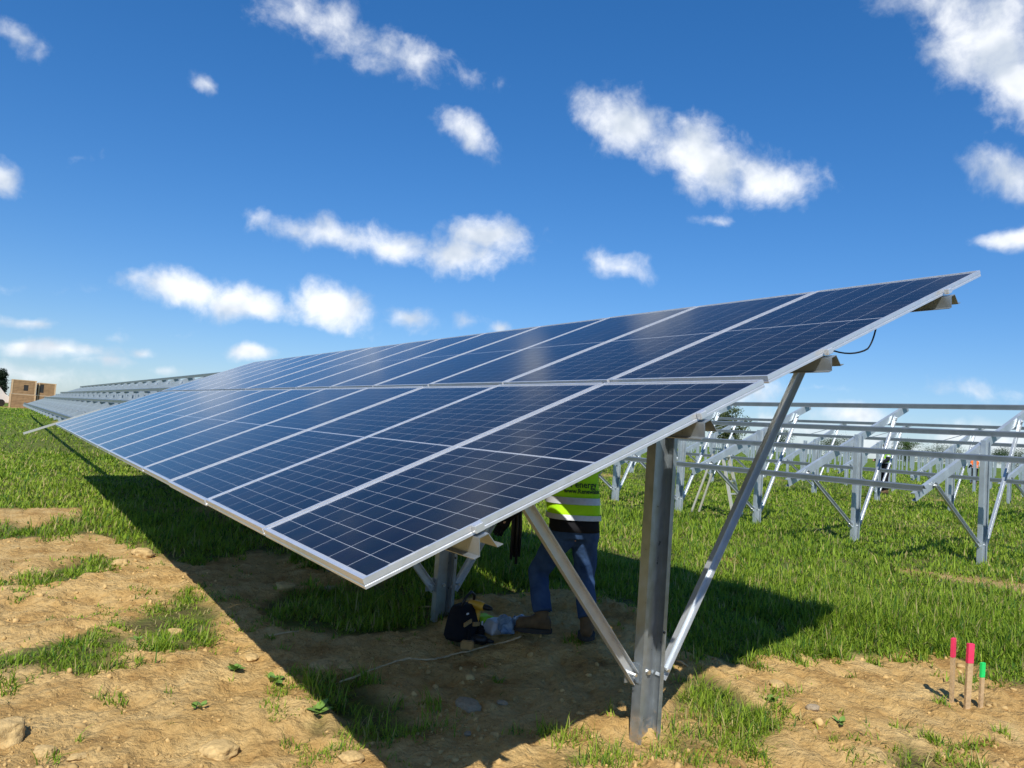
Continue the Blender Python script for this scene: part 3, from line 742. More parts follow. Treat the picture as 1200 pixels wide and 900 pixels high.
ORD = ['nearest', 'second', 'third', 'fourth', 'fifth', 'sixth', 'seventh', 'eighth', 'ninth', 'tenth', 'eleventh', 'twelfth', 'thirteenth', 'farthest']
RP = Matrix((U, V, N)).transposed()      # local x along the row, y up the slope
RP = Matrix(((U.x, V.x, -N.x), (U.y, V.y, -N.y), (U.z, V.z, -N.z)))  # right-handed check below
def panel_matrix(c, row):
    v0 = 0 if row == 0 else LEN + GAP
    jit = random.Random(c * 2 + row)
    p = A0 + U * (c * PITCH + (.004 if row == 0 else .012)) + V * v0 + V * (.003 * jit.uniform(-1, 1)) + N * (.002 * jit.uniform(-1, 1) + (.004 if row else 0))
    # local axes: x = U reversed keeps the frame right-handed with N up
    R3 = Matrix(((-U.x, V.x, N.x), (-U.y, V.y, N.y), (-U.z, V.z, N.z)))
    return Matrix.Translation(p + U * MODW) @ R3.to_4x4()
for row in (0, 1):
    for c in range(NCOL):
        rt = bpy.data.objects.new('solar_module', None); rt.empty_display_size = .1; link(rt)
        rt.matrix_world = panel_matrix(c, row)
        rn = 'lower' if row == 0 else 'upper'
        if c == 0: lab = f'dark blue solar panel at the near end of the {rn} row'
        elif c == NCOL - 1: lab = f'dark blue solar panel at the far end of the {rn} row'
        else: lab = f'dark blue solar panel, {ORD[c]} from the near end in the {rn} row'
        tag(rt, lab, 'solar panel', 'solar panels on the near rack')
        inst('frame', FR, rt); bs = inst('backsheet', BS, rt); inst('glass', GL, rt)
        if (row == 0 and c < 3) or (row == 1 and c < 2):
            for (x, y) in cell_spots(): inst('cell', cm_, bs, (x, y, 0))
        else:
            o = inst('cell_grid', LAYERS[(c * 2 + row) % 6], bs); o['kind'] = 'stuff'
        inst('junction_box', JB, rt)
        if c == 0 and row == 1:
            w = MODW
            pts = [(w - .02 - .10 * abs(t_ - .45) , 1.00 - .42 * t_, -.045 - .30 * t_ * (1 - t_)) for t_ in [k_ / 14 for k_ in range(15)]]
            MB().tube(pts, .0045, 6).obj('cable', M['cable'], rt, smooth=True)
        if c == 0 and row == 0:
            MB().box((MODW - .006, .17, .0008), (.008, .15, .0012)).obj('label_strip', M['reflect'], rt)

# ------------------------------------------------------------------ bare piles beyond
g = np.random.default_rng(3)
pile_me = MB().channel(POST_PROF, .005, Vector((0, 0, -.4)), Vector((0, 0, 1.72)), Vector((1, 0, 0)), Vector((0, 1, 0))).mesh('bare_pile', M['steel_far'])
rows = [28.2 + 8.25 * k for k in range(11)]
names_row = ['first', 'second', 'third', 'fourth', 'fifth', 'sixth', 'seventh', 'eighth', 'ninth', 'tenth', 'eleventh']
def to_px(x, y, z):
    c = MW.T @ (np.array([x, y, z]) - CAM); return 600 + F_PX * c[0] / c[2], 450 + F_PX * c[1] / c[2]
ORDN = ['rightmost'] + [w + ' from the right' for w in ['second', 'third', 'fourth', 'fifth', 'sixth', 'seventh', 'eighth', 'ninth', 'tenth', 'eleventh', 'twelfth', 'thirteenth', 'fourteenth', 'fifteenth', 'sixteenth', 'seventeenth', 'eighteenth', 'nineteenth', 'twentieth']]
npile = 0
for ri, X in enumerate(rows):
    k = 0
    for Y in np.arange(X * .38, X * 1.6, 1.97):
        px = to_px(X, Y, 1.0)[0]
        if not (690 < px < 1215) or npile >= 296: continue
        o = inst('bare_pile', pile_me, None, (X + g.normal(0, .03), Y, gz(X, Y) + g.normal(0, .05)), (g.normal(0, .008), g.normal(0, .008), 0)); npile += 1
        lab = f'bare galvanised pile, {ORDN[k]}, in the {names_row[ri]} row behind the two bare racks' if ri < 3 and k < len(ORDN) else f'bare galvanised pile in the grass, {names_row[ri]} row behind the two bare racks'
        tag(o, lab, 'pile', f'bare piles in the {names_row[ri]} row beyond the racks'); k += 1

# ------------------------------------------------------------------ survey stakes
for (px, py, hpx, wpx, mk, lab, rz, ty) in [(1115, 822, 74, 8, 'pink', 'tall wooden survey stake with pink tip, left of the other pink one', .6, -.06),
                                    (1133, 831, 76, 9, 'pink', 'wooden survey stake with pink tip between the other pink stake and the green one', .1, .01),
                                    (1149, 829, 52, 7, 'green', 'short wooden survey stake with bright green tip', .3, .0)]:
    p = on_ground(px, py); dist = (p - Vector(CAM)).dot(Vector(MW[:, 2])); hh = hpx / F_PX * dist; ww = wpx / F_PX * dist * .85
    rt = empty('survey_stake', p, rz); rt.rotation_euler = (.02, ty, rz - .5); tag(rt, lab, 'stake', 'survey stakes in the soil')
    k = .30 if mk == 'pink' else .33
    def prism(z0, z1, w0, w1): return MB().loft([[(-w0, -w0 * .55, z0), (w0, -w0 * .55, z0), (w0, w0 * .55, z0), (-w0, w0 * .55, z0)], [(-w1, -w1 * .55, z1), (w1, -w1 * .55, z1), (w1, w1 * .55, z1), (-w1, w1 * .55, z1)]])
    h1 = hh * (1 - k)
    prism(-.15, h1, ww * .40, ww * .5).obj('shaft', M['wood_stake'], rt, bevel=.0015)
    prism(h1, hh, ww * .515, ww * .525).obj('painted_tip', M[mk], rt, bevel=.002)

# ------------------------------------------------------------------ tools on the ground at the second post
def ring(c, xd, yd, rx, ry, n=16, p=2.0):
    c, xd, yd = Vector(c), Vector(xd), Vector(yd); out = []
    for k in range(n):
        a = 2 * math.pi * k / n; ca, sa = math.cos(a), math.sin(a)
        out.append(c + xd * rx * math.copysign(abs(ca) ** (2 / p), ca) + yd * ry * math.copysign(abs(sa) ** (2 / p), sa))
    return out
pb = on_ground(541, 748)
bag = empty('tool_bag', pb, .5); tag(bag, 'black tool bag with tan straps slumped against the second post', 'tool bag')
rings = []
for z, rx, ry, ox in [(0.0, .13, .09, 0), (.03, .15, .105, 0), (.10, .145, .10, .01), (.17, .125, .085, .0), (.22, .11, .06, -.015), (.24, .10, .045, -.02)]:
    rings.append(ring((ox, 0, z), (1, 0, 0), (0, 1, 0), rx, ry, 20, 3))
MB().loft(rings).obj('body', M['black_cloth'], bag, smooth=True)
MB().tube([(-.09, -.03, .22), (-.08, -.05, .30), (0, -.05, .335), (.07, -.04, .30), (.08, -.03, .22)], .011, 8).obj('handle', M['plastic_black'], bag, smooth=True)
for k, (x0, z0) in enumerate([(-.10, .16), (.02, .13)]):
    MB().box((x0, -.100, z0 - .02), (.10, .012, .03), Matrix.Rotation(.15 * (k * 2 - 1), 3, 'Y')).obj('strap', M['tan_strap'], bag, bevel=.003)
for x0, z0 in [(-.06, .06), (.07, .05)]:
    MB().box((x0, -.108, z0), (.07, .03, .08)).obj('pocket', M['black_cloth'], bag, bevel=.008)
MB().box((.10, -.105, .10), (.022, .004, .038)).obj('tag', M['white_tag'], bag, bevel=.002)
MB().box((-.09, -.088, .20), (.03, .006, .012)).obj('buckle', M['white_tag'], bag, bevel=.002)
pd_ = on_ground(556, 744)
dr = empty('cordless_driver', pd_ + Vector((.0, -.02, .0)), .3); tag(dr, 'black and yellow cordless driver standing beside the tool bag', 'power tool')
MB().box((0, 0, .03), (.075, .115, .055)).obj('battery', M['plastic_black'], dr, bevel=.010)
MB().tube([(0, .01, .055), (0, .0, .12), (0, -.005, .19)], [.020, .018, .022], 10).obj('grip', M['plastic_yellow'], dr, smooth=True)
MB().tube([(0, .075, .215), (0, .07, .215), (0, -.03, .215), (0, -.065, .215)], [.028, .034, .034, .026], 14).obj('motor_housing', M['plastic_yellow'], dr, smooth=True)
MB().tube([(0, -.063, .215), (0, -.10, .215), (0, -.135, .215)], [.024, .020, .010], 12).obj('chuck', M['plastic_black'], dr, smooth=True)
# second small driver lying in front
pd2 = on_ground(562, 756)
d2 = empty('cordless_driver', pd2, -.7); tag(d2, 'dark cordless driver lying on the soil in front of the tool bag', 'power tool')
MB().tube([(-.10, 0, .035), (-.09, 0, .037), (.02, 0, .037), (.05, 0, .035)], [.026, .034, .034, .024], 14).obj('motor_housing', M['plastic_black'], d2, smooth=True)
MB().tube([(-.03, 0, .035), (-.05, -.07, .03), (-.06, -.12, .03)], [.02, .018, .02], 10).obj('grip', M['plastic_black'], d2, smooth=True)
MB().box((-.065, -.15, .032), (.09, .055, .055)).obj('battery', M['tan_strap'], d2, bevel=.008)
MB().tube([(.048, 0, .035), (.10, 0, .03)], [.02, .010], 10).obj('chuck', M['plastic_black'], d2, smooth=True)

# folded hi-vis cloth and crumpled plastic
def cloth_slab(w, l, t, seed, nxy=(14, 10), amp=.02):
    from mathutils import noise as mn
    vs = []; fs = []; a, b = nxy
    for s_ in (1, 0):
        for j in range(b + 1):
            for i in range(a + 1):
                x_, y_ = (i / a - .5) * l, (j / b - .5) * w
                e = min(i, a - i) / a * 2; e2 = min(j, b - j) / b * 2; rim = min(1, 3 * e) * min(1, 3 * e2)
                z_ = (t * (.35 + .65 * rim) + amp * mn.fractal(Vector((x_ * 9 + seed, y_ * 9, seed)), 1, 2, 4)) if s_ else 0
                vs.append((x_ * (1 + .04 * math.sin(7 * y_ + seed)), y_ * (1 + .05 * math.sin(11 * x_ + seed)), max(z_, .004 if s_ else 0)))
    n = (a + 1) * (b + 1)
    for j in range(b):
        for i in range(a):
            q = j * (a + 1) + i
            fs.append((q, q + 1, q + a + 2, q + a + 1)); fs.append((n + q + a + 1, n + q + a + 2, n + q + 1, n + q))
    edge = [j for j in range(a + 1)] + [(j + 1) * (a + 1) + a for j in range(b)] + [b * (a + 1) + i for i in range(a - 1, -1, -1)] + [j * (a + 1) for j in range(b - 1, 0, -1)]
    for i in range(len(edge)):
        p_, q_ = edge[i], edge[(i + 1) % len(edge)]; fs.append((q_, p_, p_ + n, q_ + n))
    return MB().add(vs, fs)
def flat_dir(px0, py0, px1, py1):
    a_, b_ = on_ground(px0, py0), on_ground(px1, py1); return a_, b_, math.atan2((b_ - a_).y, (b_ - a_).x), (b_ - a_).length
a_, b_, rz, ln = flat_dir(561, 731, 584, 744)
rt = empty('folded_hivis_cloth', (a_ + b_) / 2, rz); tag(rt, 'folded lime hi-vis cloth with grey stripe beside the tool bag', 'cloth')
ln = max(ln, .30)
o = cloth_slab(.17, ln * .62, .085, 3, amp=.012).obj('cloth', M['lime'], rt, (-ln * .22, 0, 0), smooth=True)
o = cloth_slab(.17, ln * .5, .09, 5, amp=.012).obj('reflective_stripe', M['reflect'], rt, (ln * .30, 0, 0), smooth=True)
for (q, w_, nm) in [((588, 735, 594, 750), .10, 'wide crumpled blue plastic wrap next to the lime cloth'), ((598, 733, 629, 748), .11, 'long crumpled blue plastic wrap reaching towards the boots')]:
    a_, b_, rz, ln = flat_dir(*q)
    o = cloth_slab(w_, max(ln, .16) * 1.05, .065, q[0] * .1, (22, 14), .05).obj('plastic_wrap', M['blueplastic'], None, (a_ + b_) / 2 + Vector((0, 0, .035)), smooth=True); o.rotation_euler = (0, -math.atan2(b_.z - a_.z, max(.05, math.hypot(b_.x - a_.x, b_.y - a_.y))) * .6, rz)
    tag(o, nm, 'plastic wrap', 'crumpled plastic by the second post')
# straw twine
pts = []
for q in [(398, 803), (420, 795), (439, 787), (453, 782), (466, 778), (479, 775), (493, 777), (507, 776), (518, 774), (528, 771), (545, 767), (560, 763), (580, 758), (600, 753), (613, 748)]:
    p = on_ground(*q); pts.append(p + Vector((0, 0, .016)))
fine = []
for i in range(len(pts) - 1):
    for k in range(4): fine.append(pts[i].lerp(pts[i + 1], k / 4) + Vector((random.uniform(-.006, .006), random.uniform(-.006, .006), random.uniform(0, .006))))
o = MB().tube(fine, [random.uniform(.004, .0075) for _ in fine], 6).obj('twine', M['twine'], smooth=True); tag(o, 'pale straw twine lying across the shaded soil', 'twine')
for (q0, q1, lab) in [((315, 747), (350, 741), 'thin pale twig on the shaded soil near the long shadow edge'), ((790, 775), (806, 783), 'thick bark-like strip modelled for a streak of sunlight at the turf edge behind the front post'), ((483, 714), (513, 712), 'thin pale twig in shade left of the second post')]:  # the bark-like strip stands in for a streak of sunlight on the ground
    a_, b_ = on_ground(*q0), on_ground(*q1); mid_ = (a_ + b_) / 2 + Vector((0, 0, .01))
    o = MB().tube([a_ + Vector((0, 0, .008)), mid_ + Vector((.006, 0, .004)), b_ + Vector((0, 0, .008))], [.005, .009 if 'bark' in lab else .006, .004], 7).obj('twig', M['twine'], smooth=True); tag(o, lab, 'twig')

# broad-leaved weeds
def leaf_mesh():
    vs = []; fs = []
    for i, (t_, w_) in enumerate([(0, .02), (.2, .22), (.45, .34), (.7, .26), (.9, .12), (1, .01)]):
        z_ = .25 * t_ - .35 * t_ * t_
        vs += [(-w_, t_, z_ + .05 * w_), (0, t_, z_ - .02), (w_, t_, z_ + .05 * w_)]
    for i in range(5):
        for k in (0, 1): fs.append((3 * i + k, 3 * i + k + 1, 3 * i + k + 4, 3 * i + k + 3))
    return MB().add(vs, fs).mesh('leaf', M['weed'], True)
LEAF = leaf_mesh()
for i, (px, py, s_, lab) in enumerate([(277, 787, .07, 'broad-leaved weed on lit soil left of the shadow edge, upper one of two'), (322, 800, .075, 'broad-leaved weed on lit soil touching the shadow edge'), (374, 836, .085, 'broad-leaved weed at the shadow edge beside the shaded tuft'),
                                   (232, 830, .05, 'small weed on the lit soil behind the largest clod'), (905, 822, .05, 'small weed on lit soil below the clod at the turf edge'), (983, 848, .045, 'flat weed on lit soil left of the green stake'), (160, 752, .05, 'low weed between the two left grass tufts')]):
    p = on_ground(px, py); rt = empty('weed', p); tag(rt, lab, 'weed', 'weeds on the bare soil'); g_ = random.Random(i)
    for k in range(9):
        o = inst('leaf', LEAF, rt, (g_.uniform(-.02, .02), g_.uniform(-.02, .02), .006), (g_.uniform(.05, .9), 0, k * .7 + g_.uniform(-.2, .2))); o.scale = (s_ * g_.uniform(.6, 1.1),) * 3

# ------------------------------------------------------------------ people
def skin_body(name, joints, edges, parent, m):
    keys = list(joints); me = bpy.data.meshes.new(name)
    me.from_pydata([joints[k][0] for k in keys], [(keys.index(a_), keys.index(b_)) for a_, b_ in edges], [])
    me.materials.append(m)
    o = link(bpy.data.objects.new(name, me), parent)
    o.modifiers.new('Skin', 'SKIN')
    for i, k in enumerate(keys):
        sv = me.skin_vertices[0].data[i]; rr = joints[k][1]; sv.radius = (rr, rr) if not isinstance(rr, tuple) else rr
        sv.use_root = (k == 'pelvis')
    sub = o.modifiers.new('Subdivision', 'SUBSURF'); sub.levels = 1; sub.render_levels = 2
    return o
def person(name, label, loc, rz, J, vest, cuffs, detail=True, trousers='jeans', hat=None, group=None, text=False):
    """local frame: x right, y forward, z up; J gives joint positions"""
    rt = empty(name, loc, rz); tag(rt, label, 'person', group)
    V3 = {k: Vector(v) for k, v in J.items()}
    jt = {'pelvis': (V3['pelvis'], .085), 'waist': (V3['waist'], .09), 'chest': (V3['chest'], .115), 'neckbase': (V3['neck'] * .8 + V3['chest'] * .2, .06), 'neck': (V3['neck'], .05), 'jaw': (V3['neck'].lerp(V3['head'], .5), .062), 'head': (V3['head'], .085), 'crown': (V3['head'] + Vector((0, 0, .085)), .055)}
    ed = [('pelvis', 'waist'), ('waist', 'chest'), ('chest', 'neckbase'), ('neckbase', 'neck'), ('neck', 'jaw'), ('jaw', 'head'), ('head', 'crown')]
    for s_ in 'lr':
        jt[s_ + 'hip'] = (V3[s_ + 'hip'], .062); jt[s_ + 'knee'] = (V3[s_ + 'knee'], .052); jt[s_ + 'ankle'] = (V3[s_ + 'ankle'], .036); jt[s_ + 'toe'] = (V3[s_ + 'toe'], .034)
        jt[s_ + 'sho'] = (V3[s_ + 'sho'], .058); jt[s_ + 'elb'] = (V3[s_ + 'elb'], .040); jt[s_ + 'wri'] = (V3[s_ + 'wri'], .027)
        ed += [('pelvis', s_ + 'hip'), (s_ + 'hip', s_ + 'knee'), (s_ + 'knee', s_ + 'ankle'), (s_ + 'ankle', s_ + 'toe'), ('chest', s_ + 'sho'), (s_ + 'sho', s_ + 'elb'), (s_ + 'elb', s_ + 'wri')]
        dirh = (V3[s_ + 'wri'] - V3[s_ + 'elb']).normalized(); side = dirh.cross(Vector((0, 1, .2))).normalized(); palmn = dirh.cross(side)
        pm = V3[s_ + 'wri'] + dirh * .055; jt[s_ + 'palm'] = (pm, (.036, .016)); ed.append((s_ + 'wri', s_ + 'palm'))
        if detail:
            for fi, (of, lf) in enumerate([(-.028, .068), (-.010, .078), (.010, .074), (.027, .058)]):
                k1, k2 = pm + dirh * .04 + side * of, pm + dirh * (.04 + lf * .55) + side * of * 1.1 + palmn * .012
                k3 = pm + dirh * (.04 + lf * .9) + side * of * 1.1 + palmn * .034
                jt[f'{s_}f{fi}a'] = (k1, .0092); jt[f'{s_}f{fi}b'] = (k2, .0085); jt[f'{s_}f{fi}c'] = (k3, .0072)
                ed += [(s_ + 'palm', f'{s_}f{fi}a'), (f'{s_}f{fi}a', f'{s_}f{fi}b'), (f'{s_}f{fi}b', f'{s_}f{fi}c')]
            t1, t2 = pm - side * .045 + dirh * .0, pm - side * .062 + dirh * .038 + palmn * .015
            jt[s_ + 'ta'] = (t1, .011); jt[s_ + 'tb'] = (t2, .009); ed += [(s_ + 'palm', s_ + 'ta'), (s_ + 'ta', s_ + 'tb')]
    body = skin_body('body', jt, ed, rt, M['skin'])
    # head details
    hd = V3['head']; fw = (V3['look'] - hd).normalized(); rt_v = fw.cross(Vector((0, 0, 1))).normalized(); up_ = rt_v.cross(fw)
    def hp(a_, b_, c_): return hd + rt_v * a_ + fw * b_ + up_ * c_
    rings = [ring(hp(0, -.012, z_), rt_v, fw, r1, r2, 16) for z_, r1, r2 in [(-.075, .055, .06), (-.03, .084, .095), (.03, .091, .105), (.075, .082, .095), (.105, .055, .065), (.118, .012, .014)]]
    rings = [[p + fw * (-.018) for p in q] for q in rings]
    if hat is None:
        MB().loft(rings).obj('hair', M['hair'], rt, smooth=True)
    else:
        dome = [ring(hp(0, 0, z_), rt_v, fw, r1, r1 * 1.18, 18) for z_, r1 in [(.035, .128), (.042, .115), (.05, .108), (.09, .098), (.125, .07), (.142, .03), (.146, .008)]]
        MB().loft(dome).obj('hard_hat', hat, rt, smooth=True)
    if detail:
        MB().loft([ring(hp(0, .088, .02), rt_v, up_, .008, .012, 8), ring(hp(0, .100, -.012), rt_v, up_, .013, .012, 8), ring(hp(0, .085, -.028), rt_v, up_, .013, .006, 8)]).obj('nose', M['skin'], rt, smooth=True)
        MB().loft([ring(hp(0, .084, -.047), rt_v, up_, .024, .007, 10), ring(hp(0, .092, -.047), rt_v, up_, .018, .004, 10)]).obj('mouth', M['leather'], rt, smooth=True)
        for sx in (-1, 1):
            MB().tube([hp(sx * .032, .080, .005), hp(sx * .032, .088, .005)], [.012, .009], 10).obj('eye', M['white_tag'], rt, smooth=True)
            MB().loft([ring(hp(sx * .080, -.005, -.005), fw, up_, .018, .030, 10), ring(hp(sx * .097, -.014, -.002), fw, up_, .020, .034, 10)]).obj('ear', M['skin'], rt, smooth=True)
    # trousers
    def limb(pts, rr, seed, n=18, amp=.004):
        P = [Vector(p) for p in pts]; rings = []; g_ = random.Random(seed); ph = g_.uniform(0, 6)
        dense = []; dr_ = []
        for i in range(len(P) - 1):
            m_ = 7
            for k in range(m_): t_ = k / m_; dense.append(P[i].lerp(P[i + 1], t_)); dr_.append(rr[i] * (1 - t_) + rr[i + 1] * t_)
        dense.append(P[-1]); dr_.append(rr[-1])
        for i, p in enumerate(dense):
            t_ = (dense[min(i + 1, len(dense) - 1)] - dense[max(i - 1, 0)]).normalized(); a_ = t_.cross(Vector((.05, 1, .02))).normalized(); b_ = t_.cross(a_)
            q = []
            for k in range(n):
                an = 2 * math.pi * k / n
                r_ = dr_[i] + amp * math.sin(i * 1.7 + ph + 2.2 * math.sin(an + i * .35)) + amp * .6 * math.sin(3 * an + i * .9 + ph)
                q.append(p + (a_ * math.cos(an) + b_ * math.sin(an)) * r_)
            rings.append(q)
        return MB().loft(rings)
    def torso(lv, n=28, amp=.006, seed=1, cap=True):
        rings = []; g_ = random.Random(seed); ph = g_.uniform(0, 6)
        for i, (c, rx, ry, tw) in enumerate(lv):
            xd = Vector((math.cos(tw), math.sin(tw), 0)); yd = Vector((-math.sin(tw), math.cos(tw), 0)); q = ring(c, xd, yd, rx, ry, n, 2.5)
            q = [p + (p - Vector(c)).normalized() * amp * (math.sin(k * 2 * math.pi / n * 5 + i * .8 + ph) * .6 + math.sin(k * 2 * math.pi / n * 2 - i * 1.3) * .7) for k, p in enumerate(q)]
            rings.append(q)
        return MB().loft(rings, cap)
    pe, wa, ch, ne = V3['pelvis'], V3['waist'], V3['chest'], V3['neck']
    def spine(t_):
        if t_ < .5: return pe.lerp(wa, t_ * 2)
        return wa.lerp(ch, t_ * 2 - 1)
    tr = limb([V3['lhip'] + Vector((0, 0, .06)), V3['lhip'], V3['lknee'], V3['lankle'] + Vector((0, 0, .05))], [.105, .107, .080, .074], 4)
    t2 = limb([V3['rhip'] + Vector((0, 0, .06)), V3['rhip'], V3['rknee'], V3['rankle'] + Vector((0, 0, .05))], [.105, .107, .080, .074], 9)
    tr.add(t2.v, t2.f); t3 = torso([(pe + Vector((0, 0, -.06)), .165, .125, 0), (pe, .185, .14, 0), (pe + Vector((0, .005, .07)), .178, .132, 0), (wa + Vector((0, 0, -.02)), .165, .12, 0)], amp=.002)
    tr.add(t3.v, t3.f)
    tro = tr.obj('trousers', M[trousers], rt, smooth=True)
    rm = tro.modifiers.new('Remesh', 'REMESH'); rm.mode = 'VOXEL'; rm.voxel_size = .014 if detail else .03; rm.use_smooth_shade = True
    # shirt hem below the vest
    hem = pe.lerp(wa, .25)
    torso([(pe.lerp(wa, -.02), .196, .150, 0), (hem, .194, .150, 0), (wa, .190, .146, 0)], seed=3, amp=.004).obj('shirt', M['black_cloth'], rt, smooth=True)
    # vest
    lv = []
    for t_, rx, ry in [(.30, .206, .160), (.42, .207, .163), (.55, .207, .163), (.68, .21, .162), (.82, .215, .158), (1.0, .215, .150)]: lv.append((spine(t_), rx, ry, 0))
    sc_ = (V3['lsho'] + V3['rsho']) / 2
    lv.append((ch.lerp(sc_, .6), .218, .140, 0)); lv.append((sc_ + Vector((0, 0, .012)), .19, .115, 0)); lv.append((sc_.lerp(ne, .5) + Vector((0, 0, .03)), .11, .085, 0)); lv.append((ne + Vector((0, 0, .0)), .072, .07, 0))
    vb = torso(lv, amp=.005, seed=6)
    for s_ in 'lr':
        sl_ = limb([V3[s_ + 'sho'].lerp(ch, .15), V3[s_ + 'sho'], V3[s_ + 'elb'].lerp(V3[s_ + 'sho'], cuffs)], [.085, .083, .066], 5, 16, .004); vb.add(sl_.v, sl_.f)
    vo_ = vb.obj('hi_vis_vest', vest, rt, smooth=True)
    rm = vo_.modifiers.new('Remesh', 'REMESH'); rm.mode = 'VOXEL'; rm.voxel_size = .013 if detail else .03; rm.use_smooth_shade = True
    # tape bands
    for t0, t1 in ((.27, .39), (.60, .72)):
        def rad(t_):
            ts = [.30, .42, .55, .68, .82, 1.0, 1.2]; return (np.interp(t_, ts, [.206, .207, .207, .21, .215, .215, .218]) + .0075, np.interp(t_, ts, [.160, .163, .163, .162, .158, .15, .146]) + .0075)
        torso([(spine(t0) if t0 <= 1 else ch, *rad(t0), 0), (spine((t0 + t1) / 2), *rad((t0 + t1) / 2), 0), (spine(t1) if t1 <= 1 else ch.lerp(sc_, .1), *rad(t1), 0)], amp=.003, seed=6, cap=False).obj('reflective_band', M['reflect'], vo_, smooth=True)
    for s_ in 'lr':
        e_ = V3[s_ + 'elb'].lerp(V3[s_ + 'sho'], cuffs); b_ = V3[s_ + 'elb'].lerp(V3[s_ + 'sho'], cuffs + .2)
        limb([e_, b_], [.070, .073], 2, 16, .002).obj('reflective_band', M['reflect'], vo_, smooth=True)
        limb([e_.lerp(b_, .2), V3[s_ + 'elb'], V3[s_ + 'wri']], [.058, .055, .040], 7, 14, .003).obj('sleeve', M['black_cloth'], rt, smooth=True)
    if detail:
        for s_ in 'lr':
            dirh = (V3[s_ + 'wri'] - V3[s_ + 'elb']).normalized(); side = dirh.cross(Vector((0, 1, .2))).normalized(); pn = dirh.cross(side); pm = V3[s_ + 'wri'] + dirh * .055
            gl_ = MB(); gl_.loft([ring(V3[s_ + 'wri'] + dirh * -.03, side, pn, .042, .038, 12), ring(V3[s_ + 'wri'] + dirh * .01, side, pn, .036, .028, 12), ring(pm, side, pn, .048, .026, 12), ring(pm + dirh * .045, side, pn, .046, .022, 12)])
            for of, lf in [(-.028, .068), (-.010, .078), (.010, .074), (.027, .058)]: gl_.tube([pm + dirh * .035 + side * of, pm + dirh * (.04 + lf * .55) + side * of * 1.1 + pn * .012, pm + dirh * (.04 + lf * .95) + side * of * 1.1 + pn * .036], [.0125, .0115, .0095], 8)
            gl_.tube([pm - side * .03, pm - side * .048 + dirh * .005, pm - side * .066 + dirh * .045 + pn * .018], [.015, .0135, .011], 8)
            gl_.obj('glove', M['black_cloth'], rt, smooth=True)
    # boots
    for s_ in 'lr':
        an, to = V3[s_ + 'ankle'], V3[s_ + 'toe']; dv = Vector((to.x - an.x, to.y - an.y, 0)).normalized(); sd = Vector((dv.y, -dv.x, 0)); z0 = to.z - .045
        bo = MB()
        rings = []
        for t_, wv, top_ in [(-.075, .034, .06), (-.058, .046, .10), (0, .050, .125), (.05, .052, .115), (.095, .056, .092), (.14, .058, .086), (.175, .052, .076), (.195, .036, .052)]:
            c_ = Vector((an.x, an.y, z0 + .018 + top_ / 2)) + dv * t_; rings.append(ring(c_, sd, Vector((0, 0, 1)), wv, top_ / 2, 14, 2.6))
        bo.loft(rings)
        b2 = limb([Vector((an.x, an.y, z0 + .05)), Vector((an.x, an.y, z0 + .10)), an + (V3[s_ + 'knee'] - an).normalized() * .10], [.050, .052, .060], 3, 14, .002); bo.add(b2.v, b2.f)
        bt = bo.obj('boot', M['leather'], rt, smooth=True)
        outl = []
        for z_ in (-.004, .030):
            outl.append([Vector((an.x, an.y, z0 + z_)) + dv * (.062 + .146 * math.cos(a_)) + sd * (.066 * math.sin(a_) * (1 - .12 * math.cos(a_))) for a_ in [2 * math.pi * k / 18 for k in range(18)]])
        MB().loft(outl).obj('sole', M['sole'], bt)
    if text:
        for (txt, sz, t_, off) in text:
            cu = bpy.data.curves.new('print', 'FONT'); cu.body = txt; cu.size = sz; cu.align_x = 'CENTER'; cu.extrude = .0; cu.resolution_u = 2; cu.offset = .0012
            tmp = bpy.data.objects.new('print_tmp', cu); COL.objects.link(tmp); bpy.context.view_layer.update()
            me = bpy.data.meshes.new_from_object(tmp); bpy.data.objects.remove(tmp)
            bm = bmesh.new(); bm.from_mesh(me); bmesh.ops.subdivide_edges(bm, edges=[e for e in bm.edges if e.calc_length() > .02], cuts=2); bm.to_mesh(me); bm.free()
            me.materials.clear(); me.materials.append(M['print'])
            c_ = spine(t_) if t_ <= 1 else ch.lerp(sc_, t_ - 1)
            co = np.array([v.co[:] for v in me.vertices])
            tilt = math.atan2((sc_ - wa).y, (sc_ - wa).z)
            for v in me.vertices:
                x_, z_ = v.co.x + off, v.co.y
                v.co = Vector((x_, c_.y - .20 + math.tan(tilt) * z_ + .5 * x_ * x_, c_.z + z_))
            o = bpy.data.objects.new('lettering', me); link(o, vo_)
            sw = o.modifiers.new('Shrinkwrap', 'SHRINKWRAP'); sw.target = vo_; sw.wrap_method = 'PROJECT'; sw.use_project_y = True; sw.use_positive_direction = True; sw.use_negative_direction = False; sw.use_project_z = False; sw.use_project_x = False; sw.offset = .004
    return rt

pw = on_ground(664, 750)
JW = dict(pelvis=(0, .0, .80), waist=(.0, .05, .96), chest=(-.015, .13, 1.17), neck=(-.03, .24, 1.40), head=(-.02, .31, 1.52), look=(-.3, .7, 1.35),
          lhip=(-.095, .0, .75), rhip=(.095, 0, .75), lknee=(-.21, .20, .44), rknee=(.125, .05, .43), lankle=(-.19, .06, .11), rankle=(.12, -.10, .11), ltoe=(-.33, .10, .055), rtoe=(.16, .01, .055),
          lsho=(-.185, .19, 1.32), rsho=(.19, .19, 1.33), lelb=(-.345, .20, 1.04), relb=(.27, .45, 1.22), lwri=(-.46, .28, .84), rwri=(.16, .66, 1.34))
FW = math.atan2(MW[0, 2] * .95 - MW[0, 0] * .20, MW[1, 2] * .95 - MW[1, 0] * .20)
wk = person('person', 'worker in a lime hi-vis jacket, jeans and tan boots standing under the panels', pw, -FW, JW, M['hivis'], .25,
       text=[('Penergy', .070, .90, .05), ('www.Renewable', .046, .80, .04)])
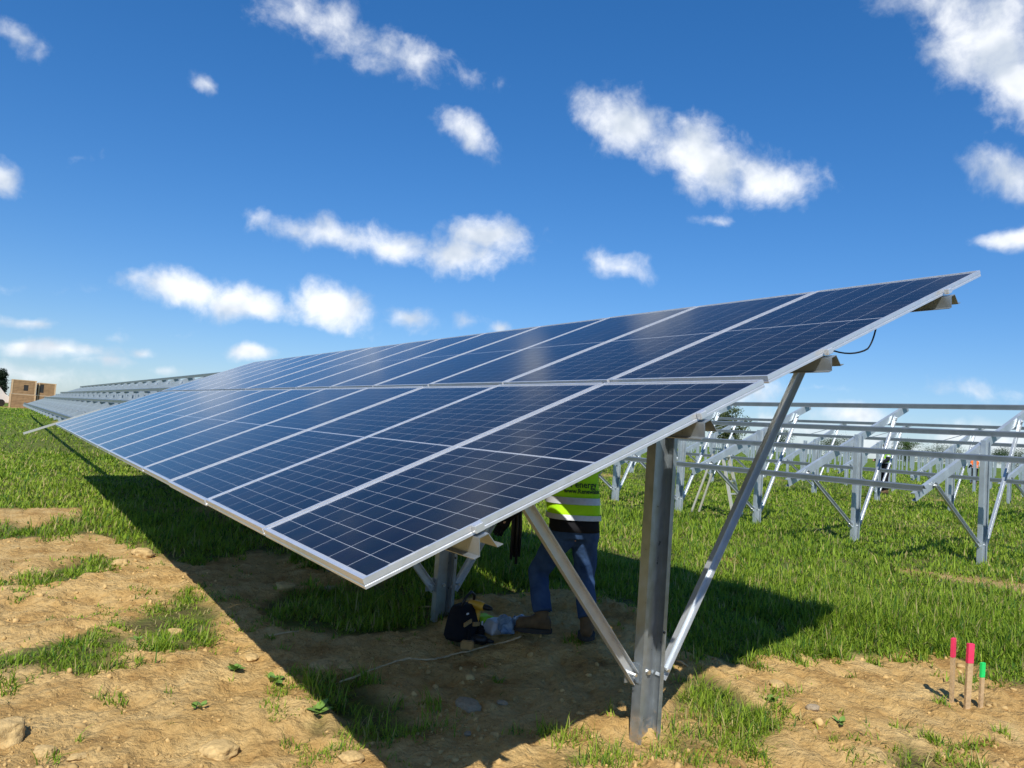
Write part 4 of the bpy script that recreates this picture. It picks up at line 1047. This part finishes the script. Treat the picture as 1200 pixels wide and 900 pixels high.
wk.scale = (.93, .93, .93); wk.location.z += .03
# hanging cable bundle beside the worker
pc = p2y(607, 600, 4.9); pc = Vector(pc)
cb = MB()
for k in range(9):
    ox, oy = random.uniform(-.03, .03), random.uniform(-.03, .03); l_ = random.uniform(.28, .40)
    cb.tube([pc + Vector((ox * .4, oy * .4, .35)), pc + Vector((ox, oy, .1)), pc + Vector((ox * 1.3 + .02, oy, -.12)), pc + Vector((ox * 1.2 + .02, oy, -l_))], .011, 6)
o = cb.obj('cable_bundle', M['cable'], smooth=True); tag(o, 'bundle of black cables hanging under the panels left of the worker', 'cables')

STD = dict(pelvis=(0, 0, .93), waist=(0, .01, 1.10), chest=(0, .03, 1.30), neck=(0, .03, 1.50), head=(0, .05, 1.63), look=(0, .8, 1.55), lhip=(-.095, 0, .88), rhip=(.095, 0, .88), lknee=(-.11, .03, .49), rknee=(.11, .03, .49),
           lankle=(-.12, 0, .10), rankle=(.12, 0, .10), ltoe=(-.14, .12, .045), rtoe=(.14, .12, .045), lsho=(-.19, .02, 1.43), rsho=(.19, .02, 1.43), lelb=(-.27, .05, 1.16), relb=(.27, .1, 1.16), lwri=(-.22, .25, 1.03), rwri=(.2, .3, 1.1))
def at_x(px, py, X):
    v = pdir(px, py); return CAM + v * (X / v[0])
for (px, X, v_, lab, hat, rz) in [(1037, 25.0, M['hivis'], 'distant worker in pale lime hi-vis between the braces of the bare racks', M['van'], 1.0), (1142, 52.0, M['orange'], 'distant worker in orange hi-vis among the bare piles behind the near rack post', M['van'], -.5)]:
    q = at_x(px, 560, X); p = Vector((q[0], q[1], gz(q[0], q[1])))
    person('person', lab, p, rz, STD, v_, .25, detail=False, trousers='black_cloth', hat=hat, group='distant workers')

# ------------------------------------------------------------------ stepladder by the closest bare rack
q = at_x(842, 575, 12.6); p = Vector((q[0], q[1], gz(q[0], q[1])))
ld = empty('stepladder', p, 0.35); tag(ld, 'pale alloy stepladder standing open on the grass by the bare rack', 'stepladder')
for sx in (-1, 1):
    MB().box((sx * .20, -.26, .68), (.03, .06, 1.40), Matrix.Rotation(-.26, 3, 'X') @ Matrix.Rotation(-sx * .06, 3, 'Y')).obj('stile', M['ladder'], ld)
    MB().box((sx * .17, .28, .66), (.03, .04, 1.38), Matrix.Rotation(.30, 3, 'X') @ Matrix.Rotation(-sx * .04, 3, 'Y')).obj('rear_leg', M['ladder'], ld)
for k in range(5):
    z_ = .22 + k * .25; MB().box((0, -.26 - (.68 - z_) * .27, z_), (.43 - k * .03, .07, .025)).obj('step', M['ladder'], ld)
MB().box((0, 0, 1.36), (.36, .22, .03)).obj('top_platform', M['ladder'], ld)

# ------------------------------------------------------------------ crates, trees, van far behind
def crate(x0, y0, w, dpt, h, z0, lab, hole=None, nb=9):
    rt = empty('wooden_crate', (x0, y0, z0)); tag(rt, lab, 'crate', 'stacked wooden crates at the field end')
    MB().box((w / 2, dpt / 2, h / 2), (w - .06, dpt - .06, h - .02)).obj('core', M['crate'], rt)
    bh = h / nb
    for k in range(nb):
        z_ = (k + .5) * bh
        if hole and hole[2] < z_ < hole[3]:
            for a_, b_ in ((0, hole[0]), (hole[1], w)): MB().box(((a_ + b_) / 2, 0, z_), (b_ - a_, .04, bh * .82)).obj('board', M['crate'], rt)
        else: MB().box((w / 2, 0, z_), (w, .04, bh * .82)).obj('board', M['crate'], rt)
        MB().box((0, dpt / 2, z_), (.04, dpt, bh * .82)).obj('board', M['crate_pale'], rt)
    for xx in (0.05, w - .05): MB().box((xx, -.04, h / 2), (.12, .04, h)).obj('corner_batten', M['crate_pale'], rt)
    if hole: MB().box(((hole[0] + hole[1]) / 2, -.012 + .03, (hole[2] + hole[3]) / 2), (hole[1] - hole[0], .03, hole[3] - hole[2])).obj('opening', M['hole'], rt)
    MB().box((w / 2, dpt / 2, h - .005), (w + .06, dpt + .06, .05)).obj('lid', M['crate_pale'], rt)
YC = 86.0
zc = .5
q0 = p2y(7, 478, YC)[0]; q1 = p2y(20, 478, YC)[0]; q2 = p2y(39, 478, YC)[0]; q3 = p2y(64, 478, YC)[0]
w1 = (q2 - q0); hh = 1.30
zc = gz(q1, YC) - .02
crate(q0 + .2, YC, w1 - .1, 4.2, hh, zc, 'wooden crate at the field end, lower left one of the stack', None)
crate(q0 + .25, YC, w1 - .2, 4.1, hh, zc + hh + .03, 'wooden crate with a square dark opening, upper left one of the stack', (w1 * .45, w1 * .62, .35, .85))
crate(q2 + .2, YC + .4, q3 - q2 - .2, 4.0, hh, zc, 'wooden crate at the field end, lower right one with a dark doorway', (.5, .95, .02, .6))
crate(q2 + .25, YC + .4, q3 - q2 - .3, 4.0, hh - .12, zc + hh + .03, 'wooden crate on the upper right of the stack, with a tall dark slot', (.12, .45, .25, 1.0))

def tree(name, label, x, y, h, w, seed, tint, group=None, n=2600, conifer=False):
    n *= 3
    z0 = gz(x, y); rt = empty(name, (x, y, z0)); tag(rt, label, 'tree', group); g_ = np.random.default_rng(seed)
    tb = MB().tube([(0, 0, -.2), (.1, 0, h * .25), (0, .1, h * .55), (.05, 0, h * .9)], [h * .03, h * .024, h * .014, h * .004], 8)
    for k in range(7):
        a_ = k * .9 + seed; zz = h * (.25 + .08 * k); tb.tube([(0, 0, zz), (math.cos(a_) * w * .25, math.sin(a_) * w * .25, zz + h * .10), (math.cos(a_) * w * .42, math.sin(a_) * w * .42, zz + h * .14)], [h * .010, h * .006, h * .002], 5)
    tb.obj('trunk', M['bark'], rt, smooth=True)
    nc = 26; cz = g_.uniform(.28, .92, nc); prof = (np.sin(np.pi * np.clip((cz - .15) / .87, 0, 1)) ** .7 if not conifer else (1.02 - cz)); ca = g_.uniform(0, 6.28, nc)
    cr_ = g_.uniform(.2, .8, nc) * prof * w / 2; cx, cy = cr_ * np.cos(ca), cr_ * np.sin(ca); cs = g_.uniform(.11, .2, nc) * w
    ci = g_.integers(0, nc, n); dv = g_.normal(0, 1, (n, 3)); dv /= np.linalg.norm(dv, axis=1)[:, None]; rad = g_.random(n) ** .5
    P = np.stack([cx[ci], cy[ci], cz[ci] * h], -1) + dv * (rad * cs[ci])[:, None] * np.array([1, 1, .75])
    s_ = g_.uniform(.6, 1.3, n) * h * .017; a1 = g_.normal(0, 1, (n, 3)); a1 /= np.linalg.norm(a1, axis=1)[:, None]; a2 = np.cross(a1, dv); a2 /= np.linalg.norm(a2, axis=1)[:, None] + 1e-9
    Q = np.stack([P - a1 * s_[:, None], P + a2 * s_[:, None] * .6, P + a1 * s_[:, None], P - a2 * s_[:, None] * .6], 1).reshape(-1, 3)
    col = np.array(tint)[None] * g_.uniform(.6, 1.4, (n, 1)); me = np_mesh('crown', Q, [np.arange(4 * n).reshape(n, 4)], M['leaves'], np.repeat(col, 4, 0))
    o = link(bpy.data.objects.new('crown', me), rt); return rt
def tree_px(px, dist, **kw):
    v = pdir(px, 520); k = dist / math.hypot(v[0], v[1]); return v[0] * k, v[1] * k
TREES = [(860, 110, 6.4, 8.0, 'pale green broadleaf tree on the horizon behind the stepladder', (.10, .13, .05)), (905, 150, 4.6, 9, 'low dark tree on the horizon right of the pale broadleaf tree', (.05, .08, .04)), (985, 165, 4.2, 12, 'wide low hedge tree on the horizon left of the lime worker', (.055, .09, .035)),
         (1064, 120, 3.6, 5, 'green bush on the horizon between the groups of bare piles', (.07, .12, .03)), (1105, 170, 4.0, 12, 'wide dark hedge tree on the horizon left of the near rack post', (.05, .08, .035)), (1185, 150, 4.0, 10, 'low dark tree at the right end of the horizon', (.05, .085, .035)),
         (800, 150, 4.4, 10, 'low dark hedge tree on the horizon beside the front post', (.05, .08, .035)), (730, 140, 4.0, 10, 'low dark hedge tree on the horizon left of the front post', (.05, .08, .035)),
         (-8, 120, 5.0, 3.2, 'dark evergreen at the left edge behind the crates', (.018, .035, .018)), (-34, 118, 5.6, 4.0, 'taller dark evergreen just outside the left edge', (.018, .035, .018))]
for i, (px, dist, h, w, lab, tint) in enumerate(TREES):
    x, y = tree_px(px, dist); tree('evergreen_tree' if 'evergreen' in lab else 'broadleaf_tree', lab, x, y, h, w, 40 + i, tint, 'trees along the horizon', conifer='evergreen' in lab)
# white van at the left edge, in front of the evergreens
x, y = tree_px(-31, 88); vz = gz(x, y)
vn = empty('parked_van', (x, y, vz), .4); tag(vn, 'white van parked at the left edge in front of the dark evergreens', 'van')
prof = [(-2.3, .35), (2.35, .35), (2.4, .9), (1.9, 1.15), (1.2, 1.95), (-2.2, 2.0), (-2.35, 1.6)]
MB().loft([[(a_, -.9, b_) for a_, b_ in prof], [(a_, .9, b_) for a_, b_ in prof]]).obj('body', M['van'], vn, bevel=.06)
for sx in (-1.5, 1.5):
    for sy in (-.88, .88): MB().tube([(sx, sy - .1, .34), (sx, sy + .1, .34)], .34, 18).obj('wheel', M['tyre'], vn)
MB().add([(2.0, -.78, 1.12), (2.0, .78, 1.12), (1.32, .72, 1.84), (1.32, -.72, 1.84)], [(0, 1, 2, 3)]).obj('windscreen', M['glassdark'], vn, (.06, 0, .03))
